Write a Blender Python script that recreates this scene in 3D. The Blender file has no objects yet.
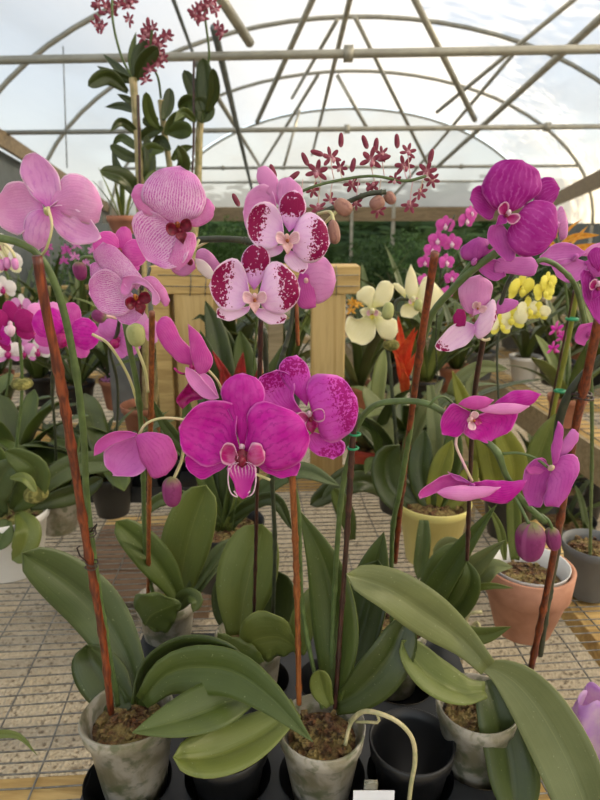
import bpy, math, random
from mathutils import Vector as V, noise as mnoise
R = random.Random(7)
S = bpy.context.scene
COL = S.collection
# ------------------------------------------------------------ camera frame
CAM = V((0, 0, 1.46)); PITCH = math.radians(15.8); F = 620.0
FW = V((0, math.cos(PITCH), -math.sin(PITCH))); UP = V((0, math.sin(PITCH), math.cos(PITCH))); RT = V((1, 0, 0))
BZ = 0.82            # bench surface height
def ray(px, py): return FW + RT*((px-300)/F) + UP*((400-py)/F)
def P(px, py, Y):
    r = ray(px, py); return CAM + r*(Y/r.y)
def PZ(px, py, z=BZ):
    r = ray(px, py); return CAM + r*((z-CAM.z)/r.z)
def PX(px, Y, z):      # point at column px, distance Y, height z
    dep = Y*math.cos(PITCH) - (z-CAM.z)*math.sin(PITCH)
    return V(((px-300)/F*dep, Y, z))
def mpp(Y, py=400):    # metres per pixel
    return (P(1, py, Y)-P(0, py, Y)).length
# ------------------------------------------------------------ objects
def tag(o, label=None, cat=None, group=None, kind=None):
    if label: o['label'] = label
    if cat: o['category'] = cat
    if group: o['group'] = group
    if kind: o['kind'] = kind
    return o
def thing(name, label, cat, loc, group=None):
    o = bpy.data.objects.new(name, None); COL.objects.link(o); o.location = loc
    o.empty_display_size = .02
    return tag(o, label, cat, group)
def wloc(o):
    v = V((0, 0, 0))
    while o is not None: v += o.location; o = o.parent
    return v
class MB:
    def __init__(s): s.v = []; s.f = []; s.uv = []; s.mi = []
    def face(s, idx, uv, m=0): s.f.append(idx); s.uv.append(uv); s.mi.append(m)
    def grid(s, rows, m=0, closeu=False):
        b = len(s.v); n = len(rows); k = len(rows[0])
        for r in rows: s.v.extend(r)
        for i in range(n-1):
            for j in range(k if closeu else k-1):
                j2 = (j+1) % k
                u0, u1 = j/(k if closeu else k-1), (j+1)/(k if closeu else k-1)
                s.face((b+i*k+j, b+i*k+j2, b+(i+1)*k+j2, b+(i+1)*k+j),
                       ((u0, i/(n-1)), (u1, i/(n-1)), (u1, (i+1)/(n-1)), (u0, (i+1)/(n-1))), m)
    def tube(s, pts, rad, sides=8, m=0, n=None, caps=True):
        pts = [V(p) for p in pts]
        if n: pts = cr(pts, n)
        N = len(pts)
        if not callable(rad):
            if isinstance(rad, (int, float)): rr = [rad]*N
            else: rr = [lerp_list(rad, i/(N-1)) for i in range(N)]
        else: rr = [rad(i/(N-1)) for i in range(N)]
        t0 = (pts[1]-pts[0]).normalized()
        a = t0.orthogonal().normalized(); rows = []
        for i, p in enumerate(pts):
            t = (pts[min(i+1, N-1)]-pts[max(i-1, 0)]).normalized()
            a = (a - t*a.dot(t)).normalized(); b = t.cross(a)
            rows.append([p+(a*math.cos(q*2*math.pi/sides)+b*math.sin(q*2*math.pi/sides))*rr[i] for q in range(sides)])
        base = len(s.v)
        s.grid(rows, m, True)
        if caps:
            s.face(tuple(base+q for q in range(sides))[::-1], tuple((.5, 0) for q in range(sides)), m)
            e = base+(N-1)*sides
            s.face(tuple(e+q for q in range(sides)), tuple((.5, 1) for q in range(sides)), m)
    def box(s, c, size, m=0, rz=0):
        b = len(s.v); cx, cy, cz = c; x, y, z = [q/2 for q in size]; ca, sa = math.cos(rz), math.sin(rz)
        for dz in (-z, z):
            for dx, dy in ((-x, -y), (x, -y), (x, y), (-x, y)):
                s.v.append(V((cx+dx*ca-dy*sa, cy+dx*sa+dy*ca, cz+dz)))
        for f in ((3, 2, 1, 0), (4, 5, 6, 7), (0, 1, 5, 4), (1, 2, 6, 5), (2, 3, 7, 6), (3, 0, 4, 7)):
            s.face(tuple(b+i for i in f), ((0, 0), (1, 0), (1, 1), (0, 1)), m)
    def beam(s, a, b, w, h, m=0):
        a, b = V(a), V(b); t = (b-a).normalized(); sd = t.cross(V((0, 0, 1)))
        if sd.length < .01: sd = V((1, 0, 0))
        sd = sd.normalized()*w/2; u = sd.cross(t).normalized()*h/2; B = len(s.v)
        for p in (a, b):
            for q in (-sd-u, sd-u, sd+u, -sd+u): s.v.append(p+q)
        for f in ((3, 2, 1, 0), (4, 5, 6, 7), (0, 1, 5, 4), (1, 2, 6, 5), (2, 3, 7, 6), (3, 0, 4, 7)):
            s.face(tuple(B+i for i in f), ((0, 0), (1, 0), (1, 1), (0, 1)), m)
    def lathe(s, c, prof, sides=32, m=0, wob=0, seed=0):
        rows = []
        for i, (r, z) in enumerate(prof):
            rows.append([V((c[0]+math.cos(a)*r*(1+wob*math.sin(3*a+seed+i*.7)), c[1]+math.sin(a)*r*(1+wob*math.cos(2*a+seed)), c[2]+z+wob*.4*r*math.sin(2*a+seed)))
                         for a in [q*2*math.pi/sides for q in range(sides)]])
        s.grid(rows, m, True)
    def ell(s, c, r, m=0, axis=None, n=12, k=8, fn=None):
        ax = (axis or V((0, 0, 1))).normalized(); a = ax.orthogonal().normalized(); b = ax.cross(a); rows = []
        c = V(c)
        for i in range(k+1):
            th = math.pi*i/k; rr = math.sin(th); h = -math.cos(th)
            if fn: rr *= fn(i/k)
            rows.append([c+ax*(h*r[2])+a*(math.cos(q*2*math.pi/n)*rr*r[0])+b*(math.sin(q*2*math.pi/n)*rr*r[1]) for q in range(n)])
        s.grid(rows, m, True)
    def build(s, name, mats, parent=None, thick=0, smooth=True, sub=0, off=None, bevel=0):
        me = bpy.data.meshes.new(name)
        o0 = wloc(parent) if parent else V((0, 0, 0))
        if off is not None: o0 = off
        me.from_pydata([tuple(v-o0) for v in s.v], [], s.f)
        uvl = me.uv_layers.new(name='UVMap'); k = 0; flat = []
        for u in s.uv:
            for q in u: flat.extend(q)
        uvl.data.foreach_set('uv', flat)
        if not isinstance(mats, (list, tuple)): mats = [mats]
        for mm in mats: me.materials.append(mm)
        me.polygons.foreach_set('material_index', s.mi)
        me.polygons.foreach_set('use_smooth', [smooth]*len(s.f))
        me.update()
        o = bpy.data.objects.new(name, me); COL.objects.link(o)
        if parent: o.parent = parent
        if off is not None and parent is None: o.location = off
        if bevel:
            md = o.modifiers.new('b', 'BEVEL'); md.width = bevel; md.segments = 2; md.limit_method = 'ANGLE'
        if sub:
            md = o.modifiers.new('s', 'SUBSURF'); md.levels = sub; md.render_levels = sub
        if thick:
            md = o.modifiers.new('t', 'SOLIDIFY'); md.thickness = thick; md.offset = 0
        return o
def lerp_list(l, t):
    x = t*(len(l)-1); i = min(int(x), len(l)-2); return l[i]+(l[i+1]-l[i])*(x-i)
def cr(pts, n):
    pts = [V(p) for p in pts]
    if len(pts) == 2: return [pts[0].lerp(pts[1], i/(n-1)) for i in range(n)]
    q = [pts[0]*2-pts[1]]+pts+[pts[-1]*2-pts[-2]]; d = []
    for i in range(1, len(q)-2):
        for k in range(12):
            t = k/12; a, b, c, e = q[i-1], q[i], q[i+1], q[i+2]
            d.append(((b*2)+(c-a)*t+(a*2-b*5+c*4-e)*t*t+(b*3-a-c*3+e)*t**3)*.5)
    d.append(pts[-1]); L = [0]
    for i in range(1, len(d)): L.append(L[-1]+(d[i]-d[i-1]).length)
    out = []; j = 0
    for i in range(n):
        s = L[-1]*i/(n-1)
        while j < len(L)-2 and L[j+1] < s: j += 1
        f = (s-L[j])/max(L[j+1]-L[j], 1e-9); out.append(d[j].lerp(d[j+1], min(1, f)))
    return out
def copy_tree(o, parent=None):
    c = o.copy(); COL.objects.link(c); c.parent = parent
    for ch in list(o.children): copy_tree(ch, c)
    return c
# ------------------------------------------------------------ materials
def srgb(c):
    if isinstance(c, str): c = [int(c[i:i+2], 16) for i in (0, 2, 4)]
    return tuple(((x/255)/12.92 if x/255 <= .04045 else ((x/255+.055)/1.055)**2.4) for x in c[:3])+(1,)
class NT:
    def __init__(s, name):
        s.m = bpy.data.materials.new(name); s.m.use_nodes = True; s.t = s.m.node_tree; s.t.nodes.clear()
        s.out = s.t.nodes.new('ShaderNodeOutputMaterial')
    def n(s, typ, ins=None, **kw):
        nd = s.t.nodes.new('ShaderNode'+typ)
        for k, v in kw.items(): setattr(nd, k, v)
        for k, v in (ins or {}).items(): s.set(nd.inputs[k], v)
        return nd
    def set(s, sock, v):
        if isinstance(v, bpy.types.NodeSocket): s.t.links.new(v, sock)
        elif isinstance(v, bpy.types.Node): s.t.links.new(v.outputs[0], sock)
        else: sock.default_value = v
    def math(s, op, a, b=0, c=0, clamp=False):
        nd = s.t.nodes.new('ShaderNodeMath'); nd.operation = op; nd.use_clamp = clamp
        s.set(nd.inputs[0], a); s.set(nd.inputs[1], b); s.set(nd.inputs[2], c); return nd.outputs[0]
    def mr(s, x, a, b, c=0, d=1):
        nd = s.t.nodes.new('ShaderNodeMapRange'); nd.interpolation_type = 'SMOOTHSTEP'
        for i, v in enumerate((x, a, b, c, d)): s.set(nd.inputs[i], v)
        return nd.outputs[0]
    def mix(s, f, a, b):
        nd = s.t.nodes.new('ShaderNodeMix'); nd.data_type = 'RGBA'; s.set(nd.inputs[0], f)
        s.set(nd.inputs[6], srgb(a) if isinstance(a, str) else a); s.set(nd.inputs[7], srgb(b) if isinstance(b, str) else b)
        return nd.outputs[2]
    def obj(s): return s.n('TexCoord').outputs['Object']
    def uv(s):
        sp = s.n('SeparateXYZ', {0: s.n('TexCoord').outputs['UV']}); return sp.outputs[0], sp.outputs[1]
    def noise(s, scale, detail=3, vec=None, rough=.5, dist=0):
        return s.n('TexNoise', {'Vector': vec or s.obj(), 'Scale': scale, 'Detail': detail, 'Roughness': rough, 'Distortion': dist}).outputs[0]
    def bump(s, h, st=.3, d=.001): return s.n('Bump', {'Height': h, 'Strength': st, 'Distance': d}).outputs[0]
    def pr(s, col, rough=.5, trans=0, bump=None, **kw):
        b = s.n('BsdfPrincipled'); s.set(b.inputs['Base Color'], srgb(col) if isinstance(col, str) else col); s.set(b.inputs['Roughness'], rough)
        for k, v in kw.items(): s.set(b.inputs[k.replace('_', ' ')], v)
        if bump: s.set(b.inputs['Normal'], bump)
        sh = b.outputs[0]
        if trans:
            tr = s.n('BsdfTranslucent'); s.set(tr.inputs[0], srgb(col) if isinstance(col, str) else col)
            sh = s.n('MixShader', {0: trans, 1: sh, 2: tr.outputs[0]}).outputs[0]
        s.set(s.out.inputs[0], sh); return s.m
def simple(name, col, rough=.5, var=.12, sc=30, trans=0, bump=0, col2=None, **kw):
    t = NT(name); nz = t.noise(sc, 4)
    c2 = srgb(col2) if col2 else tuple(x*(1-var*2.5) for x in srgb(col)[:3])+(1,)
    c = t.mix(t.mr(nz, .3, .7), col, c2)
    return t.pr(c, rough, trans, t.bump(nz, bump, .002) if bump else None, **kw)
def petal(name, core, body, edge, vein, veinamt=.5, vn=9, retic=0, blotch=None, bl=(.5, 0), trans=.25, rough=.5, edgew=.05, sheen=.0):
    t = NT(name); u, v = t.uv(); ob = t.obj()
    c = t.math('ABSOLUTE', t.math('SUBTRACT', t.math('MULTIPLY', u, 2), 1))
    nz = t.noise(90, 3, ob); nf = t.noise(420, 2, ob)
    col = t.mix(t.mr(v, .02, .4), core, body)
    col = t.mix(t.math('MULTIPLY', t.mr(nz, .35, .7), .25), col, edge)
    ph = t.math('ADD', t.math('MULTIPLY', u, vn*6.283), t.math('ADD', t.math('MULTIPLY', nf, 5.0), t.math('MULTIPLY', nz, 9.0)))
    w = t.math('MULTIPLY', t.mr(t.math('SINE', ph), .45, 1.0), t.mr(t.noise(200, 2, ob), .3, .6))
    if retic:
        vo = t.n('TexVoronoi', {'Vector': ob, 'Scale': retic}, feature='DISTANCE_TO_EDGE').outputs[0]
        w2 = t.mr(t.math('SINE', t.math('ADD', t.math('MULTIPLY', u, vn*12.5), t.math('MULTIPLY', nf, 7.0))), .0, .9)
        w = t.math('MAXIMUM', t.math('MULTIPLY', w2, .85), t.math('MULTIPLY', t.mr(vo, .10, .02), .6))
    fade = t.mr(v, .97, .45, .25, 1)
    col = t.mix(t.math('MULTIPLY', t.math('MULTIPLY', w, fade), veinamt), col, vein)
    if blotch:
        n2 = t.noise(420, 2, ob, .7); n3 = t.n('TexVoronoi', {'Vector': ob, 'Scale': 700}).outputs[0]
        reg = t.math('ADD', t.mr(t.math('MAXIMUM', v, t.math('MULTIPLY', c, v)), bl[0], bl[0]+.42, -.42, .20), t.math('ADD', t.math('MULTIPLY', n2, 1.1), t.math('MULTIPLY', n3, -.25)))
        reg = t.math('SUBTRACT', reg, t.mr(t.math('MAXIMUM', c, v), .86, .97, 0, .45))
        col = t.mix(t.mr(reg, .47+bl[1], .50+bl[1]), col, blotch)
    e = t.math('MAXIMUM', c, v); e = t.mr(e, 1-edgew*1.6, 1-edgew*.4)
    col = t.mix(t.math('MULTIPLY', e, .8), col, edge)
    h = t.math('ADD', t.math('MULTIPLY', t.math('SINE', t.math('MULTIPLY', u, 60)), .3), t.noise(1500, 2, ob))
    return t.pr(col, rough, trans, t.bump(h, .22, .0008), Sheen_Weight=sheen, Specular_IOR_Level=.22)
def leafmat(name, a, b, rib, rough=.40, stripes=.12, trans=.10):
    t = NT(name); u, v = t.uv(); ob = t.obj()
    n1 = t.noise(18, 4, ob); n2 = t.n('TexNoise', {'Vector': t.n('CombineXYZ', {0: t.math('MULTIPLY', u, 34), 1: t.math('MULTIPLY', v, 1.5), 2: n1}).outputs[0], 'Scale': 1.0, 'Detail': 3}).outputs[0]
    col = t.mix(t.mr(n1, .3, .7), a, b)
    col = t.mix(t.math('MULTIPLY', t.mr(n2, .45, .7), stripes), col, rib)
    c = t.math('ABSOLUTE', t.math('SUBTRACT', u, .5))
    col = t.mix(t.math('MULTIPLY', t.mr(c, .035, .012), .5), col, a); col = t.mix(t.math('MULTIPLY', t.mr(c, .014, .0), .5), col, rib)
    col = t.mix(t.math('MULTIPLY', t.mr(c, .485, .5), .5), col, rib)
    spots = t.mr(t.noise(330, 2, ob), .70, .74); col = t.mix(t.math('MULTIPLY', spots, .35), col, 'a3aa84')
    return t.pr(col, t.mr(n1, .3, .7, rough, rough+.15), trans, t.bump(t.math('ADD', n2, t.math('MULTIPLY', t.noise(700, 2, ob), .3)), .25, .0012))
MT = {}
MT['pp_face'] = petal('pale_pink_netted', 'cf58b6', 'cb62bc', 'efbfe6', 'f8e2f4', .85, 12, retic=520)
MT['pp_back'] = petal('pale_pink_back', 'c03cac', 'd994ce', 'f3d3ea', 'b85ab8', .42, 5)
MT['pp_backp'] = petal('pale_pink_back_petal', 'd870c6', 'd993c8', 'f2cfe6', 'b860a8', .3, 9, retic=420)
MT['pp_strong'] = petal('pink_netted_sepal', 'd052b0', 'd869bb', 'eeb4dc', 'f2cfe8', .5, 9, retic=480)
MT['spot'] = petal('white_blotched', 'd977d6', 'ecc3ea', 'f6dcee', 'd58ad6', .25, 7, blotch='8f0a4e', bl=(.26, -.03))
MT['spot_s'] = petal('white_blotched_sepal', 'dd8ada', 'f0cdea', 'f6dcee', 'd58ad6', .2, 5, blotch='920c50', bl=(.5, 0.0))
MT['spot_d'] = petal('white_blotched_dorsal', 'd97cd8', 'e6b6e6', 'f0cde6', 'd080d0', .25, 5, blotch='8f0a4e', bl=(.14, -.06))
MT['pk'] = petal('soft_pink', 'd872bf', 'dd93cd', 'ecb6df', 'c46ab4', .3, 9)
MT['mg'] = petal('magenta', 'a80a84', 'c3149f', 'e274cc', '960a80', .55, 9, edgew=.045)
MT['mg_s'] = petal('magenta_striped', 'a80a84', 'c01e9e', 'de78d0', 'a00c84', .55, 6)
MT['mgb'] = petal('magenta_blotched', 'be1a9c', 'cf44bc', 'e888da', 'b8148c', .45, 9, blotch='a8107c', bl=(.25, .08), edgew=.06)
MT['mgp'] = petal('pink_magenta', 'c23a9c', 'cc4aa8', 'e88ccb', 'a82488', .45, 10)
MT['mgpl'] = petal('light_pink_magenta', 'e07cc8', 'e58ecf', 'efb0de', 'd060b4', .3, 6)
MT['pur'] = petal('purple', '9a1478', 'a3148a', 'd468c4', 'd06cc2', .42, 9, edgew=.035)
MT['purp'] = petal('soft_purple', 'b0389c', 'b848a6', 'd47fc8', '96268a', .35, 7)
MT['purl'] = petal('light_purple', 'cc66bc', 'd070c2', 'e29ad6', 'b450a6', .3, 7)
MT['ros'] = petal('rose', 'b83aa0', 'c552a8', 'd878bb', 'a8307c', .4, 9)
MT['dk'] = petal('dark_magenta', '8c0f60', 'a3156e', 'b93a8a', '8a0b58', .4, 8, retic=300)
MT['cream'] = petal('cream_yellow', 'dfdf8a', 'efe9bf', 'f6f2d6', 'e2dea0', .3, 8)
MT['yel'] = petal('lemon_yellow', 'd8c02c', 'e6dc5a', 'efe888', 'c8b83c', .3, 8)
MT['wht'] = petal('white_petal', 'e8c8d8', 'eee6e2', 'f6f0ec', 'e8c6d8', .3, 7)
MT['lobe'] = petal('rimmed_lobe', 'a01048', 'b81478', 'f0c0dc', 'd060b0', .3, 5, edgew=.16)
MT['lobew'] = petal('pale_rimmed_lobe', 'd89aa0', 'e6bcc8', 'f6dce4', 'c06080', .4, 5, edgew=.12)
MT['lipm'] = simple('lip_magenta', 'b00e78', .42, .2, 300, .2, .1, col2='8c0a50')
MT['lipr'] = simple('lip_dark_red', '8c1038', .42, .2, 300, .2, .1, col2='5c0822')
MT['lipp'] = simple('lip_pale', 'ecc6cc', .45, .1, 250, .25, .1, col2='e0a9a0')
MT['lipw'] = simple('lip_white', 'f0dbe6', .45, .1, 250, .25, col2='e3b3d2')
MT['lipo'] = simple('lip_amber', 'c07a28', .4, .2, 350, .1, col2='7c2416')
t = NT('lip_striped'); u, v = t.uv()
MT['lips'] = t.pr(t.mix(t.math('MULTIPLY', t.mr(t.math('SINE', t.math('ADD', t.math('MULTIPLY', u, 50), t.math('MULTIPLY', t.noise(500), 5))), .1, .7), t.mr(v, .6, .1)), 'b90f92', 'f0dcea'), .42, .2)
MT['l_a'] = leafmat('leaf_green', '4b5a24', '41511f', '687538')
MT['l_d'] = leafmat('leaf_dark', '313e17', '3a481c', '525f2a', .33)
MT['l_l'] = leafmat('leaf_light', '657031', '5a672b', '7f8646', .42)
MT['l_g'] = leafmat('leaf_grey_green', '6a7244', '5f673a', '808553', .45)
MT['l_y'] = leafmat('leaf_yellow_green', '838631', '74792c', 'a29f53', .42)
MT['l_b'] = leafmat('leaf_blue_green', '3f4d27', '48562e', '657042', .4)
MT['stem'] = simple('green_stem', '586c3c', .45, .15, 90, .0, .1, col2='46582f')
MT['stemd'] = simple('dark_stem', '3e4530', .5, .2, 120, 0, .15, col2='2c3326')
MT['ped'] = simple('pale_pedicel', 'b9bb80', .45, .15, 80, .1, col2='cfc19a')
MT['pedp'] = simple('pink_pedicel', 'd8a8b8', .45, .15, 80, .1, col2='c9b890')
MT['bud'] = petal('bud_purple', '76804a', '7a2c60', '94487a', '5c1c48', .4, 6, trans=.1)
MT['budg'] = petal('bud_green', '98a060', 'a8ad72', 'b9b487', '7f8a4c', .3, 6, trans=.1)
MT['budb'] = petal('bud_brown', '8a6a58', '9c7468', 'b48a78', '6c3848', .45, 5, trans=.1)
def stakem(name, a, b):
    t = NT(name); ob = t.obj(); mp = t.n('Mapping', {'Vector': ob, 'Scale': (400, 400, 14)}).outputs[0]
    nz = t.noise(1, 4, mp); n2 = t.noise(60, 3, ob)
    return t.pr(t.mix(t.mr(t.math('ADD', t.math('MULTIPLY', nz, .6), t.math('MULTIPLY', n2, .4)), .35, .62), a, b), .38, 0, t.bump(nz, .3, .001))
MT['stake'] = stakem('red_brown_cane', '85401f', '4a1e12'); MT['staked'] = stakem('dark_cane', '4a2a22', '2a1715'); MT['stakeo'] = stakem('orange_cane', '96582c', '683619')
MT['cane'] = stakem('pale_cane', 'b8a67e', '7d7a48')
MT['wire'] = simple('galvanised_wire', '8b8a84', .45, .2, 120, Metallic=.5)
MT['pipe'] = simple('galvanised_pipe', 'a5a396', .42, .08, 12, Metallic=.35)
MT['piped'] = simple('dark_pipe', '6f7676', .5, .1, 12, Metallic=.3)
def wood(name, a, b, sc=1, ax=(3, 26, 26)):
    t = NT(name); ob = t.obj(); mp = t.n('Mapping', {'Vector': ob, 'Scale': tuple(q*sc for q in ax)}).outputs[0]
    nz = t.noise(1.6, 5, mp, .6, 1.2); fine = t.noise(9, 3, mp)
    vo = t.n('TexVoronoi', {'Vector': ob, 'Scale': 6}).outputs[0]
    col = t.mix(t.mr(nz, .35, .68), a, b); col = t.mix(t.math('MULTIPLY', t.mr(vo, .06, .02), .6), col, '7a5a34')
    col = t.mix(t.math('MULTIPLY', t.mr(fine, .5, .8), .3), col, '8d7347')
    return t.pr(col, .65, 0, t.bump(nz, .25, .003))
MT['wood'] = wood('yellow_pine', 'c9ab6e', 'ab8c53'); MT['woodv'] = wood('pine_post', 'c4a972', 'ad9158', 1, (22, 22, 1.6)); MT['woodg'] = wood('weathered_wood', 'a39476', '857759'); MT['woodd'] = wood('brown_wood', '80654a', '684e38')
MT['black'] = simple('black_plastic', '101113', .38, .1, 40, col2='17181b'); MT['tray'] = simple('tray_plastic', '26292e', .4, .15, 25, 0, .1, col2='1d2024')
MT['terra'] = simple('terracotta', 'ab7358', .8, .12, 25, 0, .2, col2='94604a'); MT['terra2'] = simple('terracotta_pale', 'b5836a', .8, .12, 25, 0, .2, col2='9c6b52')
MT['potw'] = simple('white_pot_plastic', 'dadad8', .4, .05, 12); MT['poty'] = simple('yellow_pot_glaze', 'd6cc80', .35, .05, 12, col2='cabf70')
MT['potr'] = simple('red_pot_plastic', 'b23a26', .45, .1, 12); MT['potg'] = simple('grey_pot_plastic', '686a6a', .5, .1, 20)
t = NT('bark_mix'); vo = t.n('TexVoronoi', {'Vector': t.obj(), 'Scale': 190}); nz = t.noise(60, 4)
MT['bark'] = t.pr(t.mix(t.mr(nz, .4, .65), t.mix(vo.outputs['Color'], '2c1d12', '7a5230'), '8a7a48'), .85, 0, t.bump(vo.outputs[0], 1, .006))
t = NT('moss'); MT['moss'] = t.pr(t.mix(t.mr(t.noise(90, 4), .4, .6), '5c5c28', '8f8a4c'), .9, 0, t.bump(t.noise(300), 1, .004))
MT['root'] = simple('pale_root', 'b8ad86', .5, .15, 120, 0, .2, col2='9a9a70')
def clearpot(name, tint, al):
    t = NT(name); ob = t.obj(); n1 = t.noise(28, 4, ob, .6, .6); n2 = t.noise(70, 3, ob)
    wv = t.n('TexWave', {'Vector': ob, 'Scale': 160, 'Distortion': 1.5}, bands_direction='Z').outputs[0]
    col = t.mix(t.mr(n1, .4, .62), tint, '7d7862'); col = t.mix(t.math('MULTIPLY', t.mr(n2, .5, .66), .7), col, '55603e')
    a = t.math('ADD', t.mr(n1, .3, .7, al-.1, al+.15), t.math('MULTIPLY', wv, .06), 0, True)
    b = t.n('BsdfPrincipled', {'Base Color': col, 'Roughness': .3}); tr = t.n('BsdfTransparent')
    t.set(t.out.inputs[0], t.n('MixShader', {0: a, 1: tr.outputs[0], 2: b.outputs[0]}).outputs[0]); return t.m
MT['clear'] = clearpot('cloudy_clear_plastic', 'b9b4a8', .72); MT['clear2'] = clearpot('clear_plastic', 'a8a89e', .55)
MT['clip'] = simple('green_clip', '1f8a5c', .35); MT['tie'] = simple('dark_tie', '3a2a24', .5)
MT['wht_card'] = simple('white_card', 'e8eaf0', .5, .02); MT['sticker'] = simple('blue_tag', '2b78b8', .5); MT['stickery'] = simple('yellow_tag', 'e0b838', .5)
MT['orange'] = simple('orange_petal', 'e0962c', .5, .2, 120, .3, col2='e8b84a'); MT['redbr'] = simple('red_bract', 'd9402a', .42, .15, 60, .2, col2='e86a3a'); MT['redd'] = simple('dark_red_bract', 'a82028', .38, .15, 60, .15, col2='7a2c22')
MT['den'] = petal('maroon_petal', 'c48c96', '86394c', 'a5606e', '5e1c30', .4, 4, trans=.2)
MT['denp'] = simple('den_pale', 'd6a8b0', .5, .2, 300, .25, col2='a84a66')
MT['sleeve'] = simple('pink_tissue', 'e6cfe2', .5, .1, 40, .45, .3, col2='cf9fe0')
# ------------------------------------------------------------ blades
def surf(mb, L, Rr, k=9, cup=.0, fold=.0, ruf=0, m=0, ph=0, n=14):
    L = cr(L, n); Rr = cr(Rr, n); rows = []
    W = max((Rr[i]-L[i]).length for i in range(n))
    for i in range(n):
        a, b = L[i], Rr[i]; w = (b-a).length
        tg = ((L[min(i+1, n-1)]+Rr[min(i+1, n-1)])-(L[max(i-1, 0)]+Rr[max(i-1, 0)]))
        d = b-a
        if d.length < 1e-6: d = Rr[min(max(i, 1), n-2)]-L[min(max(i, 1), n-2)]
        nn = d.cross(tg)
        nn = nn.normalized() if nn.length > 1e-12 else V((0, 0, 0))
        row = []
        for j in range(k):
            u = j/(k-1); c = abs(2*u-1)
            p = a.lerp(b, u)+nn*(cup*w*(1-c*c)+fold*w*(1-c)*1.0)
            if ruf: p += nn*ruf*W*(c**3)*math.sin(i*1.3+ph+(3 if u > .5 else 0))
            row.append(p)
        rows.append(row)
    mb.grid(rows, m)
def traced(parent, name, mat, pts, k, Y, tip=-.002, roll=0, cup=.12, thick=.0005, ruf=.045, basey=0, fold=0, n=16):
    """petal or leaf with its outline: pts in order base, left side, tip (index k), right side"""
    N_ = len(pts); bx, by = pts[0]; tx, ty = pts[k]; ax = V((tx-bx, ty-by)); Ln = ax.length or 1; ax = ax/Ln
    def w(i):
        x, y = pts[i]; d = V((x-bx, y-by)); al = d.dot(ax)/Ln; sd = (d.x*ax.y-d.y*ax.x)/Ln
        return P(x, y, Y+basey+tip*al+roll*sd)
    L = [w(i) for i in range(0, k+1)]; Rr = [w(0)]+[w(i) for i in range(N_-1, k-1, -1)]
    mb = MB(); surf(mb, L, Rr, 11, cup, fold, ruf, 0, R.random()*6, n)
    return mb.build(name, MT[mat], parent, thick)
def flower(parent, Y, c, petals, col='lipw', lip=None, ped=None, pedm='ped', label=None):
    """petals: (name, material, outline, tip index[, kwargs])"""
    cp = P(c[0], c[1], Y-.003); s = mpp(Y, c[1])
    mb = MB(); mb.ell(cp, (s*3.2, s*3.0, s*5), axis=V((0, -.7, .5)), n=10, k=7)
    mb.ell(cp+V((0, -s*3, s*2.2)), (s*2.3, s*2.3, s*2.3), n=8, k=6)
    fl = mb.build('flower', MT[col], parent)
    if label: fl['label'] = label
    for p in petals:
        kw = dict(p[4]) if len(p) > 4 else {}
        if p[0] == 'sepal': kw.setdefault('basey', .003)
        traced(fl, p[0], p[1], p[2], p[3], Y, **kw)
    if lip: lipb(fl, cp, s, *lip)
    if ped:
        mb = MB(); mb.tube([P(x, y, Y+.004+dy) for x, y, dy in ped], [s*1.6, s*1.3, s*1.6], 8, n=14); mb.build('pedicel', MT[pedm], fl)
    return fl
def lipb(fl, c, s, size, side, mid, dx=0, dy=-1, n=None, col2=None):
    """phalaenopsis lip: two cupped side lobes, a pointed mid lobe, a callus; size in px"""
    s = s*size; n = (n or V((0, -1, -.1))).normalized()
    d = V((dx, 0, dy)).normalized(); r = d.cross(n).normalized(); d = n.cross(r).normalized()*1
    if d.z > 0 and dy < 0: d = -d
    def q(a, b, e): return c+r*(a*s)+d*(b*s)+n*(e*s)
    lob = 'lobe' if side in ('lipm', 'lipr', 'pur', 'purl') else 'lobew'
    if side == 'lipr': lob = 'lipr'
    for sg in (-1, 1):
        mb = MB()
        surf(mb, [q(.05*sg, .22, .05), q(.18*sg, -.16, .25), q(.42*sg, -.38, .50), q(.74*sg, -.34, .62), q(.86*sg, .0, .55)],
             [q(.05*sg, .22, .05), q(.20*sg, .38, .22), q(.45*sg, .46, .46), q(.74*sg, .34, .60), q(.86*sg, .0, .55)], 9, .28*sg, n=12)
        mb.build('side_lobe', MT[lob], fl, .0005)
    mb = MB()
    surf(mb, [q(-.03, .2, .1), q(-.22, .34, .35), q(-.38, .55, .5), q(-.24, .8, .45), q(-.08, 1.05, .3), q(0, 1.2, .2)],
         [q(.03, .2, .1), q(.22, .34, .35), q(.38, .55, .5), q(.24, .8, .45), q(.08, 1.05, .3), q(0, 1.2, .2)], 9, -.3, n=14)
    mb.build('lip', MT[mid], fl, .0005)
    mb = MB(); mb.ell(q(0, .22, .38), (s*.17, s*.12, s*.13), n=9, k=6, axis=r); mb.build('callus', MT['lipr' if lob != 'lobew' else 'lipo'], fl)
def wprof(t, kind):
    if kind == 'phal': return (.42+.58*math.sin(min(t/.55, 1)*math.pi/2)**1.3)*(1 if t < .5 else math.sqrt(max(0, 1-((t-.5)/.5)**2.6)))
    if kind == 'oval': return (.25+.75*math.sin(min(t/.5, 1)*math.pi/2))*(1 if t < .5 else math.sqrt(max(0, 1-((t-.5)/.5)**2.2)))
    if kind == 'point': return (.35+.65*math.sin(min(t/.4, 1)*math.pi/2))*(1 if t < .4 else 1-((t-.4)/.6)**1.9)
    return (.6+.4*math.sin(min(t/.4, 1)*math.pi/2))*(1 if t < .6 else 1-((t-.6)/.4)**2.4)
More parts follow.
